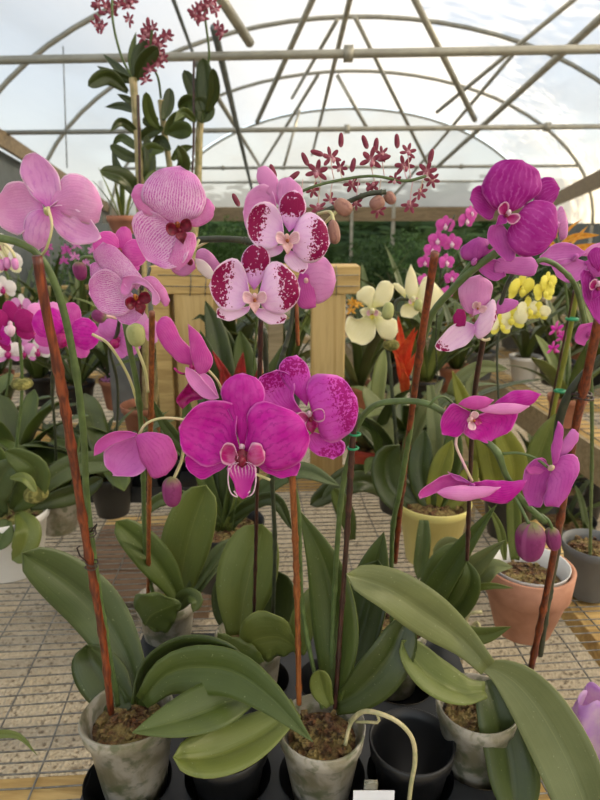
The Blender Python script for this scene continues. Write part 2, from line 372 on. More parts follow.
def leaf(parent, mat, pts, w, kind='phal', fold=-.17, roll=0, thick=.0016, name='leaf', wav=0, n=18):
    """pts: (px, py, Y) along the midrib from base to tip; w: width in px"""
    c = cr([P(*p) for p in pts], n); L = []; Q = []
    for i, p in enumerate(c):
        t = i/(n-1); tg = (c[min(i+1, n-1)]-c[max(i-1, 0)]).normalized(); vd = (p-CAM); dep = vd.dot(FW); vd = vd.normalized()
        sd = tg.cross(vd)
        sd = sd.normalized() if sd.length > .1 else V((1, 0, 0))
        rl = roll if not isinstance(roll, (list, tuple)) else lerp_list(roll, t)
        h = w*.5*dep/F*wprof(t, kind)
        s = sd+vd*math.tan(math.radians(rl)); s = s*h
        wv = V((0, 0, wav*math.sin(t*9)))
        L.append(p-s+wv); Q.append(p+s-wv)
    mb = MB(); rows = []; k = 11
    for i in range(n):
        a, b = L[i], Q[i]; d = b-a; tg = (c[min(i+1, n-1)]-c[max(i-1, 0)]); nn = d.cross(tg); nn = nn.normalized() if nn.length > 1e-12 else V()
        if nn.dot(c[i]-CAM) > 0: nn = -nn      # normal towards the viewer's side; a negative fold sinks the midrib
        wd = d.length
        rows.append([a.lerp(b, j/(k-1))+nn*(wd*(fold*(1-abs(2*j/(k-1)-1))**1.0+.05*(1-(abs(2*j/(k-1)-1)-.5)**2*4)*(0 if j in (0, k-1, k//2) else 1))) for j in range(k)])
    mb.grid(rows)
    return mb.build(name, MT[mat], parent, thick)
def stake(parent, pts, r, mat='stake', nodes=5, name='stake', n=40):
    """cane with node rings; r in metres"""
    ks = [R.uniform(.05, .95) for _ in range(nodes)]
    mb = MB(); mb.tube([P(*p) for p in pts], lambda t: r*(1+.02*math.sin(t*40))*(1+.32*max([math.exp(-((t-q)*90)**2) for q in ks] or [0])), 10, n=n*2)
    return mb.build(name, MT[mat], parent)
def stem(parent, pts, r, mat='stem', name='flower_stem', n=40, nodes=0):
    return stake(parent, pts, r, mat, nodes, name, n)
def bud(parent, c, Y, rx, ry, mat='bud', ax=None, ped=None, pedm='ped'):
    s = mpp(Y, c[1]); mb = MB()
    def fn(t): return 1.0-.18*t+.06*math.sin(t*9)
    mb.ell(P(c[0], c[1], Y), (s*rx, s*rx, s*ry), axis=ax or V((0, 0, -1)), n=16, k=12, fn=fn)
    # three sepal seams raised as ridges
    b = mb.build('bud', MT[mat], parent)
    if ped:
        mb = MB(); mb.tube([P(*p) for p in ped], s*1.7, 8, n=12); mb.build('pedicel', MT[pedm], b)
    return b
def potm(parent, loc, r, h, mat, rim=.012, wall=.003, name='pot', wob=0, taper=.72, lip=1.06, fill=.85, fmat='bark'):
    mb = MB(); rb = r*taper
    prof = [(0, .0), (rb*.96, 0), (rb, .003), (r*(taper+(1-taper)*.85), h-rim*1.6), (r*(taper+(1-taper)*.86)*lip, h-rim*1.5), (r*lip, h-.001), (r*lip-wall*.5, h), (r*lip-wall, h-.001), (r-wall*1.5, h-rim), (rb-wall, .008), (0, .008)]
    mb.lathe(loc, prof, 40, 0, wob, R.random()*6); o = mb.build(name, MT[mat], parent)
    if fmat:
        mb = MB(); rf = rb+(r-rb)*fill-wall*2; rows = []
        for i in range(9):
            q = i/8
            rows.append([V((loc[0]+math.cos(a)*rf*q, loc[1]+math.sin(a)*rf*q, loc[2]+h*fill+R.uniform(-1, 1)*.0035*(q < 1)+.006*(1-q*q))) for a in [z*2*math.pi/24 for z in range(24)]])
        rows.append([V((loc[0]+math.cos(a)*(rb-wall*2), loc[1]+math.sin(a)*(rb-wall*2), loc[2]+.012)) for a in [z*2*math.pi/24 for z in range(24)]])
        mb.grid(rows, 0, True); mb.build('potting_mix', MT[fmat], parent)
        chips(parent, loc, rf, h*fill)
    return o
def chips(parent, loc, rf, z, n=26):
    mb = MB()
    for _ in range(n):
        a = R.random()*6.28; q = rf*math.sqrt(R.random())*.92; s = R.uniform(.003, .007)
        b = len(mb.v); mb.box((loc[0]+math.cos(a)*q, loc[1]+math.sin(a)*q, loc[2]+z+.006), (s*1.7, s, s*.8), 0, R.random()*6)
        for i in range(b, len(mb.v)): mb.v[i] += V((R.uniform(-1, 1), R.uniform(-1, 1), R.uniform(-1, 1)))*s*.3
    o = mb.build('bark_chips', MT['bark'], parent, smooth=False); o['kind'] = 'stuff'
# ============================================================ SETTING
GA = math.radians(4.0)
def G(u, d, z): return V((u*math.cos(GA)+d*math.sin(GA), -u*math.sin(GA)+d*math.cos(GA), z))
HA, HB, HZ = 4.02, 2.32, 1.46
def hoopz(u): return HZ+HB*math.sqrt(max(0, 1-(u/HA)**2))
def hoop(t, d, k=1.0, dz=0): return G(-HA*k*math.cos(t), d, HZ+HB*k*math.sin(t)+dz)
def struct(o): o['kind'] = 'structure'; return o
# gravel floor
t = NT('gravel'); ob = t.obj(); vo = t.n('TexVoronoi', {'Vector': ob, 'Scale': 105}); n1 = t.noise(3, 3, ob); n2 = t.noise(90, 3, ob)
vv = t.n('SeparateColor', {0: vo.outputs['Color']}).outputs[1]; cc = t.mix(t.math('ADD', t.math('MULTIPLY', vv, .5), t.math('MULTIPLY', t.mr(n2, .35, .7), .5)), 'cabfa8', '978c7a'); cc = t.mix(t.mr(n1, .45, .75), cc, 'a59472')
sp = t.n('SeparateColor', {0: vo.outputs['Color']}).outputs[0]
cc = t.mix(t.math('MULTIPLY', t.mr(sp, .86, .95), .75), t.mix(.4, cc, 'cdbfa6'), '5a4c3a')
gravel = t.pr(cc, .9, 0, t.bump(vo.outputs[0], .8, .01))
mb = MB(); mb.grid([[V((x, y, 0)) for x in (-40, -4, 0, 4, 40)] for y in (-12, 0, 4, 15, 60)]); struct(mb.build('floor', gravel, smooth=False))
# translucent film roof
t = NT('greenhouse_film'); ob = t.obj()
wr = t.n('TexNoise', {'Vector': t.n('Mapping', {'Vector': ob, 'Scale': (1.2, .35, 2.5)}).outputs[0], 'Scale': 1.3, 'Detail': 4}).outputs[0]
df = t.n('BsdfDiffuse', {'Color': srgb('d9d5ca')}); tl = t.n('BsdfTranslucent', {'Color': srgb('e4dfd6')})
t.set(df.inputs['Normal'], t.bump(wr, .5, .05)); tp = t.n('BsdfTransparent', {'Color': srgb('eef2f6')})
m1 = t.n('MixShader', {0: .72, 1: df.outputs[0], 2: tl.outputs[0]}).outputs[0]
t.set(t.out.inputs[0], t.n('MixShader', {0: t.mr(wr, .3, .7, .15, .26), 1: m1, 2: tp.outputs[0]}).outputs[0]); film = t.m
mb = MB(); N = 40
mb.grid([[hoop(math.pi*i/N, d, 1.012) for i in range(N+1)] for d in [-6+q*1.0 for q in range(21)]])
struct(mb.build('ceiling', film))
hoops = [3.7, 6.4, 8.15, 10.8, 14.1]
k = 0
for d in [-3.2, .3]+hoops:
    mb = MB(); mb.tube([hoop(math.pi*i/36, d) for i in range(37)], .026, 8)
    mb.beam(hoop(0, d), G(-HA, d, 0), .05, .05); mb.beam(hoop(math.pi, d), G(HA, d, 0), .05, .05)
    k += 1; struct(mb.build('trim_%d' % k, MT['pipe']))
for d, z, r in ((3.75, 2.35, .0235), (6.4, 2.335, .023), (10.8, 2.36, .024), (14.1, 2.34, .024)):
    u = HA*math.sqrt(1-((z-HZ)/HB)**2); mb = MB(); mb.tube([G(-u, d, z), G(u, d, z)], r, 8)
    for uu in (-u*.55, 0, u*.5):   # clamps on the tie bar
        mb.box(G(uu, d, z), (.05, .07, .07))
    k += 1; struct(mb.build('trim_%d' % k, MT['pipe']))
def brace(a, b, d1, d2, r=.02, mat='pipe'):
    global k
    mb = MB(); mb.tube([P(a[0], a[1], d1), P(b[0], b[1], d2)], r, 8); k += 1
    struct(mb.build('trim_%d' % k, MT[mat]))
for a in [((408, -14), (475, 120), 5.0, 6.3, .026), ((355, 17), (427, 163), 7.9, 10.5, .027), ((337, 75), (367, 128), 10.8, 10.8, .03),
          ((588, -12), (437, 112), 5.6, 7.8, .022), ((612, 8), (437, 167), 4.6, 10.6, .03), ((515, 52), (390, 200), 8, 13.8, .025),
          ((351, -5), (312, 155), 4.5, 11, .02), ((337, 20), (292, 98), 8, 10.6, .025), ((316, -8), (257, 122), 4.5, 6.4, .022),
          ((209, -20), (250, 43), 3.2, 3.7, .026), ((214, 28), (252, 190), 3.7, 10.5, .022, 'piped'), ((318, 75), (262, 165), 10.8, 14, .03),
          ((172, -4), (197, 64), 4.5, 6.4, .015, 'piped'), ((197, 64), (262, 170), 6.4, 13.8, .03), ((300, 108), (283, 170), 14, 14, .03),
          ((63, 46), (67, 168), 6.3, 6.4, .006, 'wire')]:
    brace(*a)
# end wall of the house: timber header, posts, dark openings
t = wood('header_wood', '8d7a5c', '6f5e45', .5)
mb = MB(); mb.beam(G(-4, 14.2, 1.70), G(4, 14.2, 1.70), .05, .26); mb.beam(G(-4, 14.2, 1.56), G(4, 14.2, 1.56), .09, .05)
struct(mb.build('trim_41', t, smooth=False))
mb = MB()
rows = []
for q in range(0, 25):
    u = -HA+2*HA*q/24; rows.append([G(u, 14.2, 1.8), G(u, 14.2, max(1.801, hoopz(u)))])
mb.grid(rows); struct(mb.build('wall_back', film, smooth=False))
for i, (px, w) in enumerate(((392, .075), (351, .06), (250, .07), (170, .07), (520, .07))):
    mb = MB(); q = P(px, 250, 14.1); mb.beam((q.x, q.y, 0), (q.x, q.y, 1.75 if i != 0 else 1.95), w, w); struct(mb.build('trim_%d' % (42+i), MT['pipe'], smooth=False))
# shade-cloth side walls and their sloping boards
sc = simple('shade_cloth', '6a7070', .9, .08, 8)
for nm, sg in (('left', -1), ('right', 1)):
    mb = MB(); rows = [[G(sg*4.03, d, 0), G(sg*4.03, d, 1.48)] for d in (-3, 0, 3, 6, 9, 12, 14.2)]
    mb.grid(rows); struct(mb.build('wall_'+nm, sc, smooth=False))
mb = MB(); mb.beam(P(-40, 112, 5.6), P(125, 219, 12.6), .04, .16); struct(mb.build('trim_51', t, smooth=False))
mb = MB(); mb.beam(P(548, 203, 12.9), P(640, 160, 7.4), .04, .24); struct(mb.build('trim_52', t, smooth=False))
mb = MB()
for px in (3, 102):
    q = P(px, 200, 7.2 if px == 3 else 12.4); mb.beam((q.x, q.y, 0), (q.x, q.y, q.z+.35), .07, .07)
struct(mb.build('trim_53', MT['pipe'], smooth=False))
mb = MB()
mb.grid([[P(-45, 125, 5.75), P(-45, 420, 5.75)], [P(125, 222, 12.7), P(125, 330, 12.7)]]); struct(mb.build('wall_side', sc, smooth=False, thick=.02))
# ------------------------------------------------------------ benches
BA = math.radians(-4)
def Bn(u, d, z, ox=0): return V((u*math.cos(BA)+d*math.sin(BA)+ox, -u*math.sin(BA)+d*math.cos(BA), z))
def bench(u0, u1, d0, d1, z, label, sx, sy, cross, legs, skirt=False, wr=.0011):
    c = Bn((u0+u1)/2, (d0+d1)/2, 0); th = thing('greenhouse_bench', label, 'bench', c)
    for a, b in (((u0, d0+.045), (u1, d0+.045)), ((u0, d1-.045), (u1, d1-.045)), ((u0+.03, d0), (u0+.03, d1)), ((u1-.03, d0), (u1-.03, d1))):
        mb = MB(); mb.beam(Bn(*a, z-.022), Bn(*b, z-.022), .09, .036); mb.build('rail', MT['wood'], th, smooth=False, bevel=.002)
    for d in cross:
        mb = MB(); mb.beam(Bn(u0, d, z-.03), Bn(u1, d, z-.03), .07, .036); mb.build('crosspiece', MT['wood'], th, smooth=False)
    for u, d in legs:
        mb = MB(); mb.beam(Bn(u, d, 0), Bn(u, d, z-.041), .085, .085); mb.build('leg', MT['woodg'], th, smooth=False)
    if skirt:
        mb = MB(); mb.beam(Bn(u0-.02, d0, z-.06), Bn(u0-.02, d1, z-.06), .02, .11); mb.build('side_board', MT['woodg'], th, smooth=False)
    mb = MB(); n = int((u1-u0)/sx); nz = [R.uniform(-1, 1)*.0025 for _ in range(n+1)]
    for i in range(n+1):
        u = u0+i*sx; mb.tube([Bn(u+.003*math.sin(q*1.7+i)+nz[i], d0+(d1-d0)*q/8, z+.0012*math.sin(i+q*2)) for q in range(9)], wr*1.2, 4, caps=False)
    n = int((d1-d0)/sy)
    for i in range(n+1):
        d = d0+i*sy; a = R.uniform(-1, 1)*.003
        mb.tube([Bn(u0+(u1-u0)*q/16, d+a+.003*math.sin(q*.9+i*.35), z+wr+.0018*math.sin(q*1.1+i*.2)) for q in range(17)], wr, 4, caps=False)
    mb.build('wire_mesh', MT['wire'], th); return th
bench(-1.7, .61, .53, 1.60, BZ, 'front timber and wire mesh bench carrying the black tray of orchids', .075, .0185, (), ((-1.6, .58), (.54, .58), (-1.6, 1.54), (.54, 1.54)))
bench(-2.6, .75, 1.95, 4.6, BZ, 'wire mesh bench behind the pine rail, full of leafy plants', .1, .05, (2.8, 3.7), ((-2.5, 2.0), (.68, 2.0), (.68, 4.5)), True, .0016)
bench(1.04, 3.1, 1.35, 5.2, BZ, 'long bench across the aisle at the right with small potted orchids', .1, .045, (2.2, 3.2, 4.2), ((1.1, 1.4), (1.1, 5.1), (3.0, 5.1)), True, .0016)
# pine rail frame standing at the back of the front bench
FY = 1.52
th = thing('pine_rail_frame', 'pine post and beam frame standing behind the white blotched orchid', 'rail', PX(260, FY, BZ))
def vpost(px0, px1, name, mat='woodv', Y=FY, z0=BZ+.002, z1=None, py=340, dpt=.088):
    a = P(px0, py, Y); b = P(px1, py, Y); mb = MB(); mb.box(((a.x+b.x)/2, Y+dpt/2, (z0+z1)/2), (b.x-a.x, dpt, z1-z0)); return mb.build(name, MT[mat], th, smooth=False, bevel=.003)
zt, zb = P(300, 266, FY).z, P(300, 294, FY).z
vpost(311, 345, 'post', z1=zb); vpost(176, 215, 'post', z1=zb); vpost(155, 171, 'post', 'wood', FY+.02, z1=zb); vpost(268, 283, 'post', 'woodg', FY+.05, z1=zb, dpt=.02)
a, b = P(150, 280, FY), P(360, 280, FY); mb = MB(); mb.box(((a.x+b.x)/2, FY+.045, (zt+zb)/2), (b.x-a.x, .10, zt-zb)); mb.build('beam', MT['wood'], th, smooth=False, bevel=.003)
mb = MB()
for px in (322, 336, 205, 190): mb.tube([P(px, 266, FY-.008), P(px+1, 280, FY-.008), P(px, 296, FY-.008)], .0012, 4)
for py in (275, 286): mb.tube([P(158, py, FY-.008), P(250, py+1.5, FY-.008), P(359, py, FY-.008)], .0012, 4)
mb.build('wire', MT['wire'], th)
# far rails
th = thing('timber_railing', 'weathered white railing beyond the yellow orchid on the right', 'railing', P(540, 400, 3.9))
for a, b, w, h in (((455, 312), (615, 300), .05, .09), ((455, 352), (600, 345), .04, .03)):
    mb = MB(); mb.beam(P(*a, 3.9), P(*b, 3.9), w, h); mb.build('rail', MT['woodg'], th, smooth=False)
for px in (468, 503, 560):
    q = P(px, 315, 3.93); mb = MB(); mb.box((q.x, q.y, (BZ+q.z)/2), (.13 if px == 503 else .07, .06, q.z-BZ)); mb.build('post', MT['woodg'], th, smooth=False)
th = thing('timber_rail', 'tan timber rail behind the magenta orchids at far left', 'rail', P(50, 400, 3.2))
mb = MB(); mb.beam(P(-20, 298, 3.2), P(118, 292, 3.2), .05, .085); mb.build('rail', MT['wood'], th, smooth=False)
for px in (20, 108):
    q = P(px, 300, 3.22); mb = MB(); mb.box((q.x, q.y, (BZ+q.z)/2), (.07, .05, q.z-BZ)); mb.build('post', MT['woodg'], th, smooth=False)
# brown boards lying on the gravel below the bench
th = thing('wooden_pallet', 'brown wooden pallet lying on the gravel under the wire bench', 'pallet', PZ(130, 560, 0))
a, b = PZ(62, 596, .1), PZ(210, 596, .1); c = PZ(205, 524, .1)
for i in range(7):
    y = a.y+(c.y-a.y)*i/6; mb = MB(); mb.box(((a.x+b.x)/2, y, .11), (b.x-a.x, (c.y-a.y)/6*.93, .02)); mb.build('board', MT['woodd' if i < 6 else 'wood'], th, smooth=False)
for x in (a.x+.05, b.x-.05):
    mb = MB(); mb.box((x, (a.y+c.y)/2, .05), (.08, c.y-a.y, .1)); mb.build('runner', MT['woodd'], th, smooth=False)
# ------------------------------------------------------------ trees outside
def treemesh(n, rad, hgt, size, seed):
    r = random.Random(seed); mb = MB(); lobes = [(V((r.uniform(-.6, .6)*rad, r.uniform(-.6, .6)*rad, r.uniform(.25, .85)*hgt)), r.uniform(.35, .6)*rad) for _ in range(12)]
    for i in range(n):
        c, q = lobes[i % 12]; d = V((r.gauss(0, 1), r.gauss(0, 1), r.gauss(0, .8))).normalized()*q*r.uniform(.6, 1.05)+c
        a = V((r.gauss(0, 1), r.gauss(0, 1), r.gauss(0, 1))).normalized()*size*r.uniform(.6, 1.2); b = a.orthogonal().normalized()*size*.35
        B = len(mb.v); mb.v += [d-a*.5, d+b, d+a*.5, d-b]; mb.face((B, B+1, B+2, B+3), ((0, 0), (1, 0), (1, 1), (0, 1)))
    return mb
TM = [simple('foliage_dark', '2f4a26', .6, .2, 1.2, .25, col2='49682f'), simple('foliage_mid', '557a34', .6, .2, 1.2, .3, col2='35532a')]
crowns = []
trunk = None
def tree(x, y, z, sx, sz, kind, label, seed):
    global trunk
    th = thing('tree', label, 'tree', (x, y, 0), 'trees outside the greenhouse')
    if len(crowns) < 2:
        o = treemesh(9000 if len(crowns) == 0 else 5000, 2.2, 3.6, .17, seed).build('crown', TM[len(crowns)], None, smooth=False); o['kind'] = ''; del o['kind']; crowns.append(o)
    else:
        o = crowns[kind].copy(); COL.objects.link(o)
    o.parent = th; o.location = (0, 0, z); o.scale = (sx, sx, sz); o.rotation_euler = (0, 0, seed*1.3)
    mb = MB(); mb.tube([(x, y, 0), (x+.1, y, z+.8), (x-.1, y+.1, z+2.2*sz)], [.16, .11, .05], 8, n=8); mb.build('trunk', MT['woodd'], th)
tree(9.6, 8.2, 3.0, 1.25, 1.1, 1, 'broad tree outside the right wall of the greenhouse', 2)
tree(6.4, 21.5, -1.0, 1.2, .85, 0, 'dark tree outside behind the purple orchid', 4)
tree(-4.6, 21.5, -1.0, 1.2, .8, 0, 'dark tree outside at the far left end', 5)
tree(9.9, 14.0, 2.6, 1.3, 1.2, 1, 'second broad tree outside the right wall, further back', 6)
mb = treemesh(9000, 2.2, 2.0, .2, 11)
for v in mb.v: v.x = v.x*4+1.0; v.y = v.y*.35+16.6
hd = mb.build('hedge', TM[0], smooth=False); tag(hd, 'long dark hedge growing outside the open end of the greenhouse', 'hedge')
# ============================================================ TRAY AND FRONT PLANTS
TZ = BZ+.050
a, b = PX(92, .56, TZ), PX(500, .56, TZ)
tray = thing('plant_tray', 'black plastic carrier tray holding the front row of clear pots', 'tray', ((a.x+b.x)/2, .60, BZ+.006))
holes = []
t0, t1, ty0, ty1 = a.x, b.x, .475, .80
cells = [(PX(128, .545, TZ), .047), (PX(322, .552, TZ), .047), (PX(410, .552, TZ), .047), (PX(228, .552, TZ), .047), (PX(478, .575, TZ), .044)]
back = [(PX(px, .70, TZ), .045) for px in (175, 255, 332, 400)]
cells += back
n = 34; mb = MB()
# tray top: plate with round wells cut into it
NX, NY = 110, 80; vid = {}
def inside(x, y): return any((x-c.x)**2+(y-c.y)**2 < (r*.98)**2 for c, r in cells)
def vtx(i, j):
    if (i, j) not in vid:
        x = t0+(t1-t0)*i/NX; y = ty0+(ty1-ty0)*j/NY
        for c, r in cells:
            dx, dy = x-c.x, y-c.y; q = math.hypot(dx, dy)
            if r*.86 < q < r*1.04: x = c.x+dx/q*r; y = c.y+dy/q*r; break
        vid[(i, j)] = len(mb.v); mb.v.append(V((x, y, TZ)))
    return vid[(i, j)]
for i in range(NX):
    for j in range(NY):
        x = t0+(t1-t0)*(i+.5)/NX; y = ty0+(ty1-ty0)*(j+.5)/NY
        if not inside(x, y): mb.face((vtx(i, j), vtx(i+1, j), vtx(i+1, j+1), vtx(i, j+1)), ((0, 0), (1, 0), (1, 1), (0, 1)))
mb.build('tray_deck', MT['tray'], tray, smooth=False)
for c, r in cells:
    mb = MB(); mb.lathe((c.x, c.y, BZ+.008), [(0, 0), (r*.72, 0), (r*.8, .012), (r*.99, TZ-BZ-.008), (r*1.02, TZ-BZ-.006)], 32)
    mb.build('well', MT['black'], tray)
mb = MB()
for p, q in (((t0, ty0), (t1, ty0)), ((t1, ty0), (t1, ty1)), ((t1, ty1), (t0, ty1)), ((t0, ty1), (t0, ty0))):
    mb.grid([[V((p[0], p[1], TZ)), V((q[0], q[1], TZ))], [V((p[0], p[1], BZ+.006)), V((q[0], q[1], BZ+.006))]])
mb.build('tray_wall', MT['tray'], tray, smooth=False)
# empty black liners in two wells
for i, (c, lab) in enumerate(((cells[2][0], 'empty black nursery pot in the tray, with a pale root hanging in front'), (cells[3][0], 'empty black nursery pot in the tray under the light green leaf'))):
    th = thing('nursery_pot', lab, 'pot', (c.x, c.y, BZ+.01), 'empty pots in the tray')
    potm(th, (c.x, c.y, BZ+.010), .0445, .088, 'black', fmat=None, taper=.7)
# price card on a clear clip
c = P(373, 790, .50)
th = thing('price_card', 'blank white price card in a clear holder at the tray edge', 'card', (c.x, c.y, c.z-.02))
mb = MB(); mb.box((c.x+.001, c.y, c.z-.016), (.042, .0012, .030)); mb.build('card', MT['wht_card'], th, smooth=False)
mb = MB(); mb.box((c.x-.002, c.y+.003, c.z+.001), (.014, .003, .016)); mb.tube([c+V((-.008, .0, .006)), c+V((-.006, -.001, .010)), c+V((0, 0, .011)), c+V((.004, 0, .008))], .002, 6); mb.build('clip', MT['clear2'], th, bevel=.001)

def orchid(px, Y, z, label, r=.049, h=.112, mat='clear', wob=.02, **kw):
    loc = PX(px, Y, z+h); loc.z = z
    th = thing('potted_orchid', label, 'orchid', loc); potm(th, loc, r, h, mat, wob=wob, **kw); return th
# ---- plant A, left front
A = orchid(128, .552, BZ+.012, 'white-veined pink orchid in the cloudy clear pot at front left, tall red-brown cane', r=.047, h=.124, wob=.05, taper=.66, fmat='bark')
leaf(A, 'l_d', [(132, 706, .57), (112, 690, .585), (92, 664, .60), (86, 645, .605)], 46, 'oval', roll=20)
leaf(A, 'l_b', [(136, 700, .575), (128, 665, .60), (98, 612, .62), (60, 577, .61), (22, 553, .59)], 52, 'phal', roll=[30, 10, -10])
leaf(A, 'l_d', [(138, 705, .56), (150, 672, .575), (180, 655, .57), (215, 655, .55), (248, 668, .54)], 34, 'phal', roll=[-40, -45, -50])
leaf(A, 'l_a', [(142, 702, .55), (172, 674, .55), (225, 672, .53), (268, 697, .50), (313, 742, .47)], 46, 'point', roll=[-25, -20, -10])
leaf(A, 'l_l', [(296, 708, .545), (255, 735, .52), (215, 752, .50), (173, 757, .48)], 46, 'phal', roll=-22)
leaf(A, 'l_a', [(256, 692, .55), (225, 700, .525), (180, 717, .505), (132, 733, .49)], 46, 'point', roll=-22)
stake(A, [(111, 713, .545), (103, 640, .525), (87, 545, .50), (62, 390, .465), (46, 310, .452), (37, 256, .445)], .0036, 'stake', 9)
stem(A, [(118, 705, .56), (100, 600, .535), (87, 500, .515), (84, 440, .50), (76, 372, .487), (62, 305, .475), (44, 262, .467), (20, 243, .462), (-25, 234, .46)], .0029, 'stem', nodes=4)
mb = MB()
for px, py in ((92, 563), (91, 567), (89, 531), (90, 534)):
    c = P(px, py, .503); mb.tube([c+V((math.cos(q)*.0055, math.sin(q)*.0055, .001*math.sin(q*2))) for q in [x*.7 for x in range(10)]], .0007, 5)
mb.tube([P(88, 562, .50), P(80, 556, .50), P(77, 548, .50), P(80, 546, .50)], .0008, 5)
mb.tube([P(90, 532, .50), P(97, 524, .50), P(95, 530, .50)], .0007, 5)
mb.build('wire_tie', MT['tie'], A)
flower(A, .452, (47, 212), [
    ('petal', 'pp_backp', [(44, 208), (34, 192), (20, 181), (4, 187), (-9, 208), (3, 228), (20, 235), (34, 220)], 4, dict(tip=.004)),
    ('petal', 'pp_backp', [(50, 207), (58, 184), (72, 173), (92, 182), (103, 205), (97, 223), (80, 222), (64, 214)], 4, dict(tip=.004)),
    ('sepal', 'pp_back', [(48, 209), (30, 193), (20, 172), (23, 158), (35, 152), (50, 163), (60, 180), (60, 198)], 4, dict(basey=-.002, tip=.004, cup=-.1)),
    ('sepal', 'pp_back', [(48, 209), (30, 212), (23, 228), (25, 240), (39, 250), (50, 241), (52, 225)], 4, dict(basey=-.002, tip=.005, cup=-.16)),
    ('sepal', 'pp_back', [(47, 208), (64, 205), (85, 214), (97, 228), (101, 238), (90, 244), (70, 243), (56, 230)], 4, dict(basey=-.002, tip=.004, cup=-.1))],
    'ped', None, [(48, 207, -.012), (52, 226, -.016), (47, 247, -.012), (41, 256, -.002)], 'ped', 'pale pink orchid flower seen from behind, upper left')
# ---- plant C (middle, set back): netted pink flowers on orange cane
C_ = orchid(166, .80, BZ+.012, 'netted pink orchid with orange-brown cane in a small clear pot set back', r=.042, h=.10, mat='clear')
leaf(C_, 'l_l', [(178, 604, .80), (182, 560, .80), (192, 520, .80), (206, 485, .80)], 50, 'phal', roll=20)
leaf(C_, 'l_a', [(180, 600, .78), (165, 573, .77), (142, 545, .76), (116, 521, .75)], 34, 'phal', roll=-15)
traced(C_, 'leaf', 'l_a', [(182, 604), (165, 595), (146, 593), (134, 597), (137, 612), (146, 625), (157, 632), (166, 632), (173, 625), (178, 612)], 5, .73, thick=.0016, fold=-.1, cup=.05, n=20)
leaf(C_, 'l_b', [(182, 606, .79), (200, 575, .80), (222, 548, .82), (243, 538, .84)], 13, 'strap', roll=10)
leaf(C_, 'l_b', [(184, 610, .79), (205, 580, .80), (222, 560, .82), (238, 545, .84)], 9, 'strap')
leaf(C_, 'l_a', [(176, 612, .78), (186, 596, .76), (197, 600, .75), (193, 612, .74)], 16, 'oval', roll=20)
stake(C_, [(148, 600, .80), (149, 500, .70), (151, 400, .62), (152, 312, .57)], .0028, 'stakeo', 7)
stem(C_, [(157, 608, .79), (146, 560, .77), (143, 470, .69), (139, 400, .62), (130, 350, .585), (125, 322, .575)], .0028, 'stem', nodes=3)
stem(C_, [(141, 420, .64), (130, 380, .61), (110, 346, .59), (92, 334, .585)], .0014, 'ped', nodes=0)
bud(C_, (136, 335), .57, 11, 12, 'budg', V((.1, 0, -1)), [(136, 346, .57), (145, 370, .58), (148, 392, .60)])
flower(C_, .50, (178, 226), [
    ('sepal', 'pp_strong', [(174, 226), (158, 218), (140, 212), (131, 195), (137, 184), (152, 188), (170, 205)], 3),
    ('sepal', 'pp_strong', [(184, 224), (200, 202), (208, 198), (215, 208), (211, 220), (197, 227)], 3),
    ('sepal', 'pp_strong', [(180, 232), (195, 234), (195, 250), (187, 264), (176, 271), (168, 262)], 3),
    ('petal', 'pp_face', [(176, 229), (158, 214), (140, 210), (132, 228), (146, 260), (166, 269), (183, 263), (189, 249), (183, 238)], 4, dict(tip=-.004)),
    ('petal', 'pp_face', [(177, 225), (160, 214), (143, 203), (144, 184), (158, 170), (180, 166), (198, 178), (206, 197), (201, 214), (188, 221)], 5, dict(tip=-.005))],
    'lipo', (15, 'lipr', 'lipr', .25, -1, V((.3, -1, -.1))), [(183, 240, 0), (192, 252, .008), (199, 240, .02)])
flower(C_, .50, (136, 298), [
    ('sepal', 'pp_face', [(116, 280), (100, 285), (91, 277), (90, 265), (97, 262), (112, 268)], 3),
    ('sepal', 'pp_face', [(137, 290), (120, 278), (101, 268), (93, 254), (103, 242), (118, 249), (133, 265), (143, 280)], 4, dict(basey=.001)),
    ('sepal', 'pp_strong', [(138, 280), (152, 276), (164, 287), (170, 300), (166, 307), (158, 298), (148, 290)], 3, dict(basey=.001)),
    ('petal', 'pp_face', [(134, 296), (115, 273), (102, 269), (90, 279), (89, 293), (97, 308), (113, 316), (130, 311)], 4, dict(tip=-.006)),
    ('sepal', 'pp_face', [(134, 305), (114, 312), (120, 322), (130, 325), (140, 319), (145, 310)], 3),
    ('petal', 'pk', [(123, 277), (120, 292), (128, 296), (133, 283), (150, 290), (153, 306), (160, 302), (158, 294), (146, 280), (134, 275)], 6, dict(basey=-.004, cup=.15))],
    'lipo', (15, 'lipr', 'lipr', .35, -1, V((.5, -1, -.2))), [(142, 290, 0), (148, 276, .01), (150, 268, .02)], 'stemd')
flower(C_, .56, (190, 262), [
    ('petal', 'pk', [(196, 268), (186, 276), (174, 273), (168, 262), (180, 258), (192, 258)], 3),
    ('sepal', 'pk', [(195, 262), (198, 250), (208, 250), (222, 266), (212, 272)], 3),
    ('sepal', 'wht', [(195, 258), (206, 262), (216, 277), (208, 279), (198, 270)], 3, dict(basey=-.006))],
    'lipr', None, [(196, 248, .02), (212, 240, .02), (228, 240, .02)], 'ped', 'pink flower half hidden behind its neighbour')
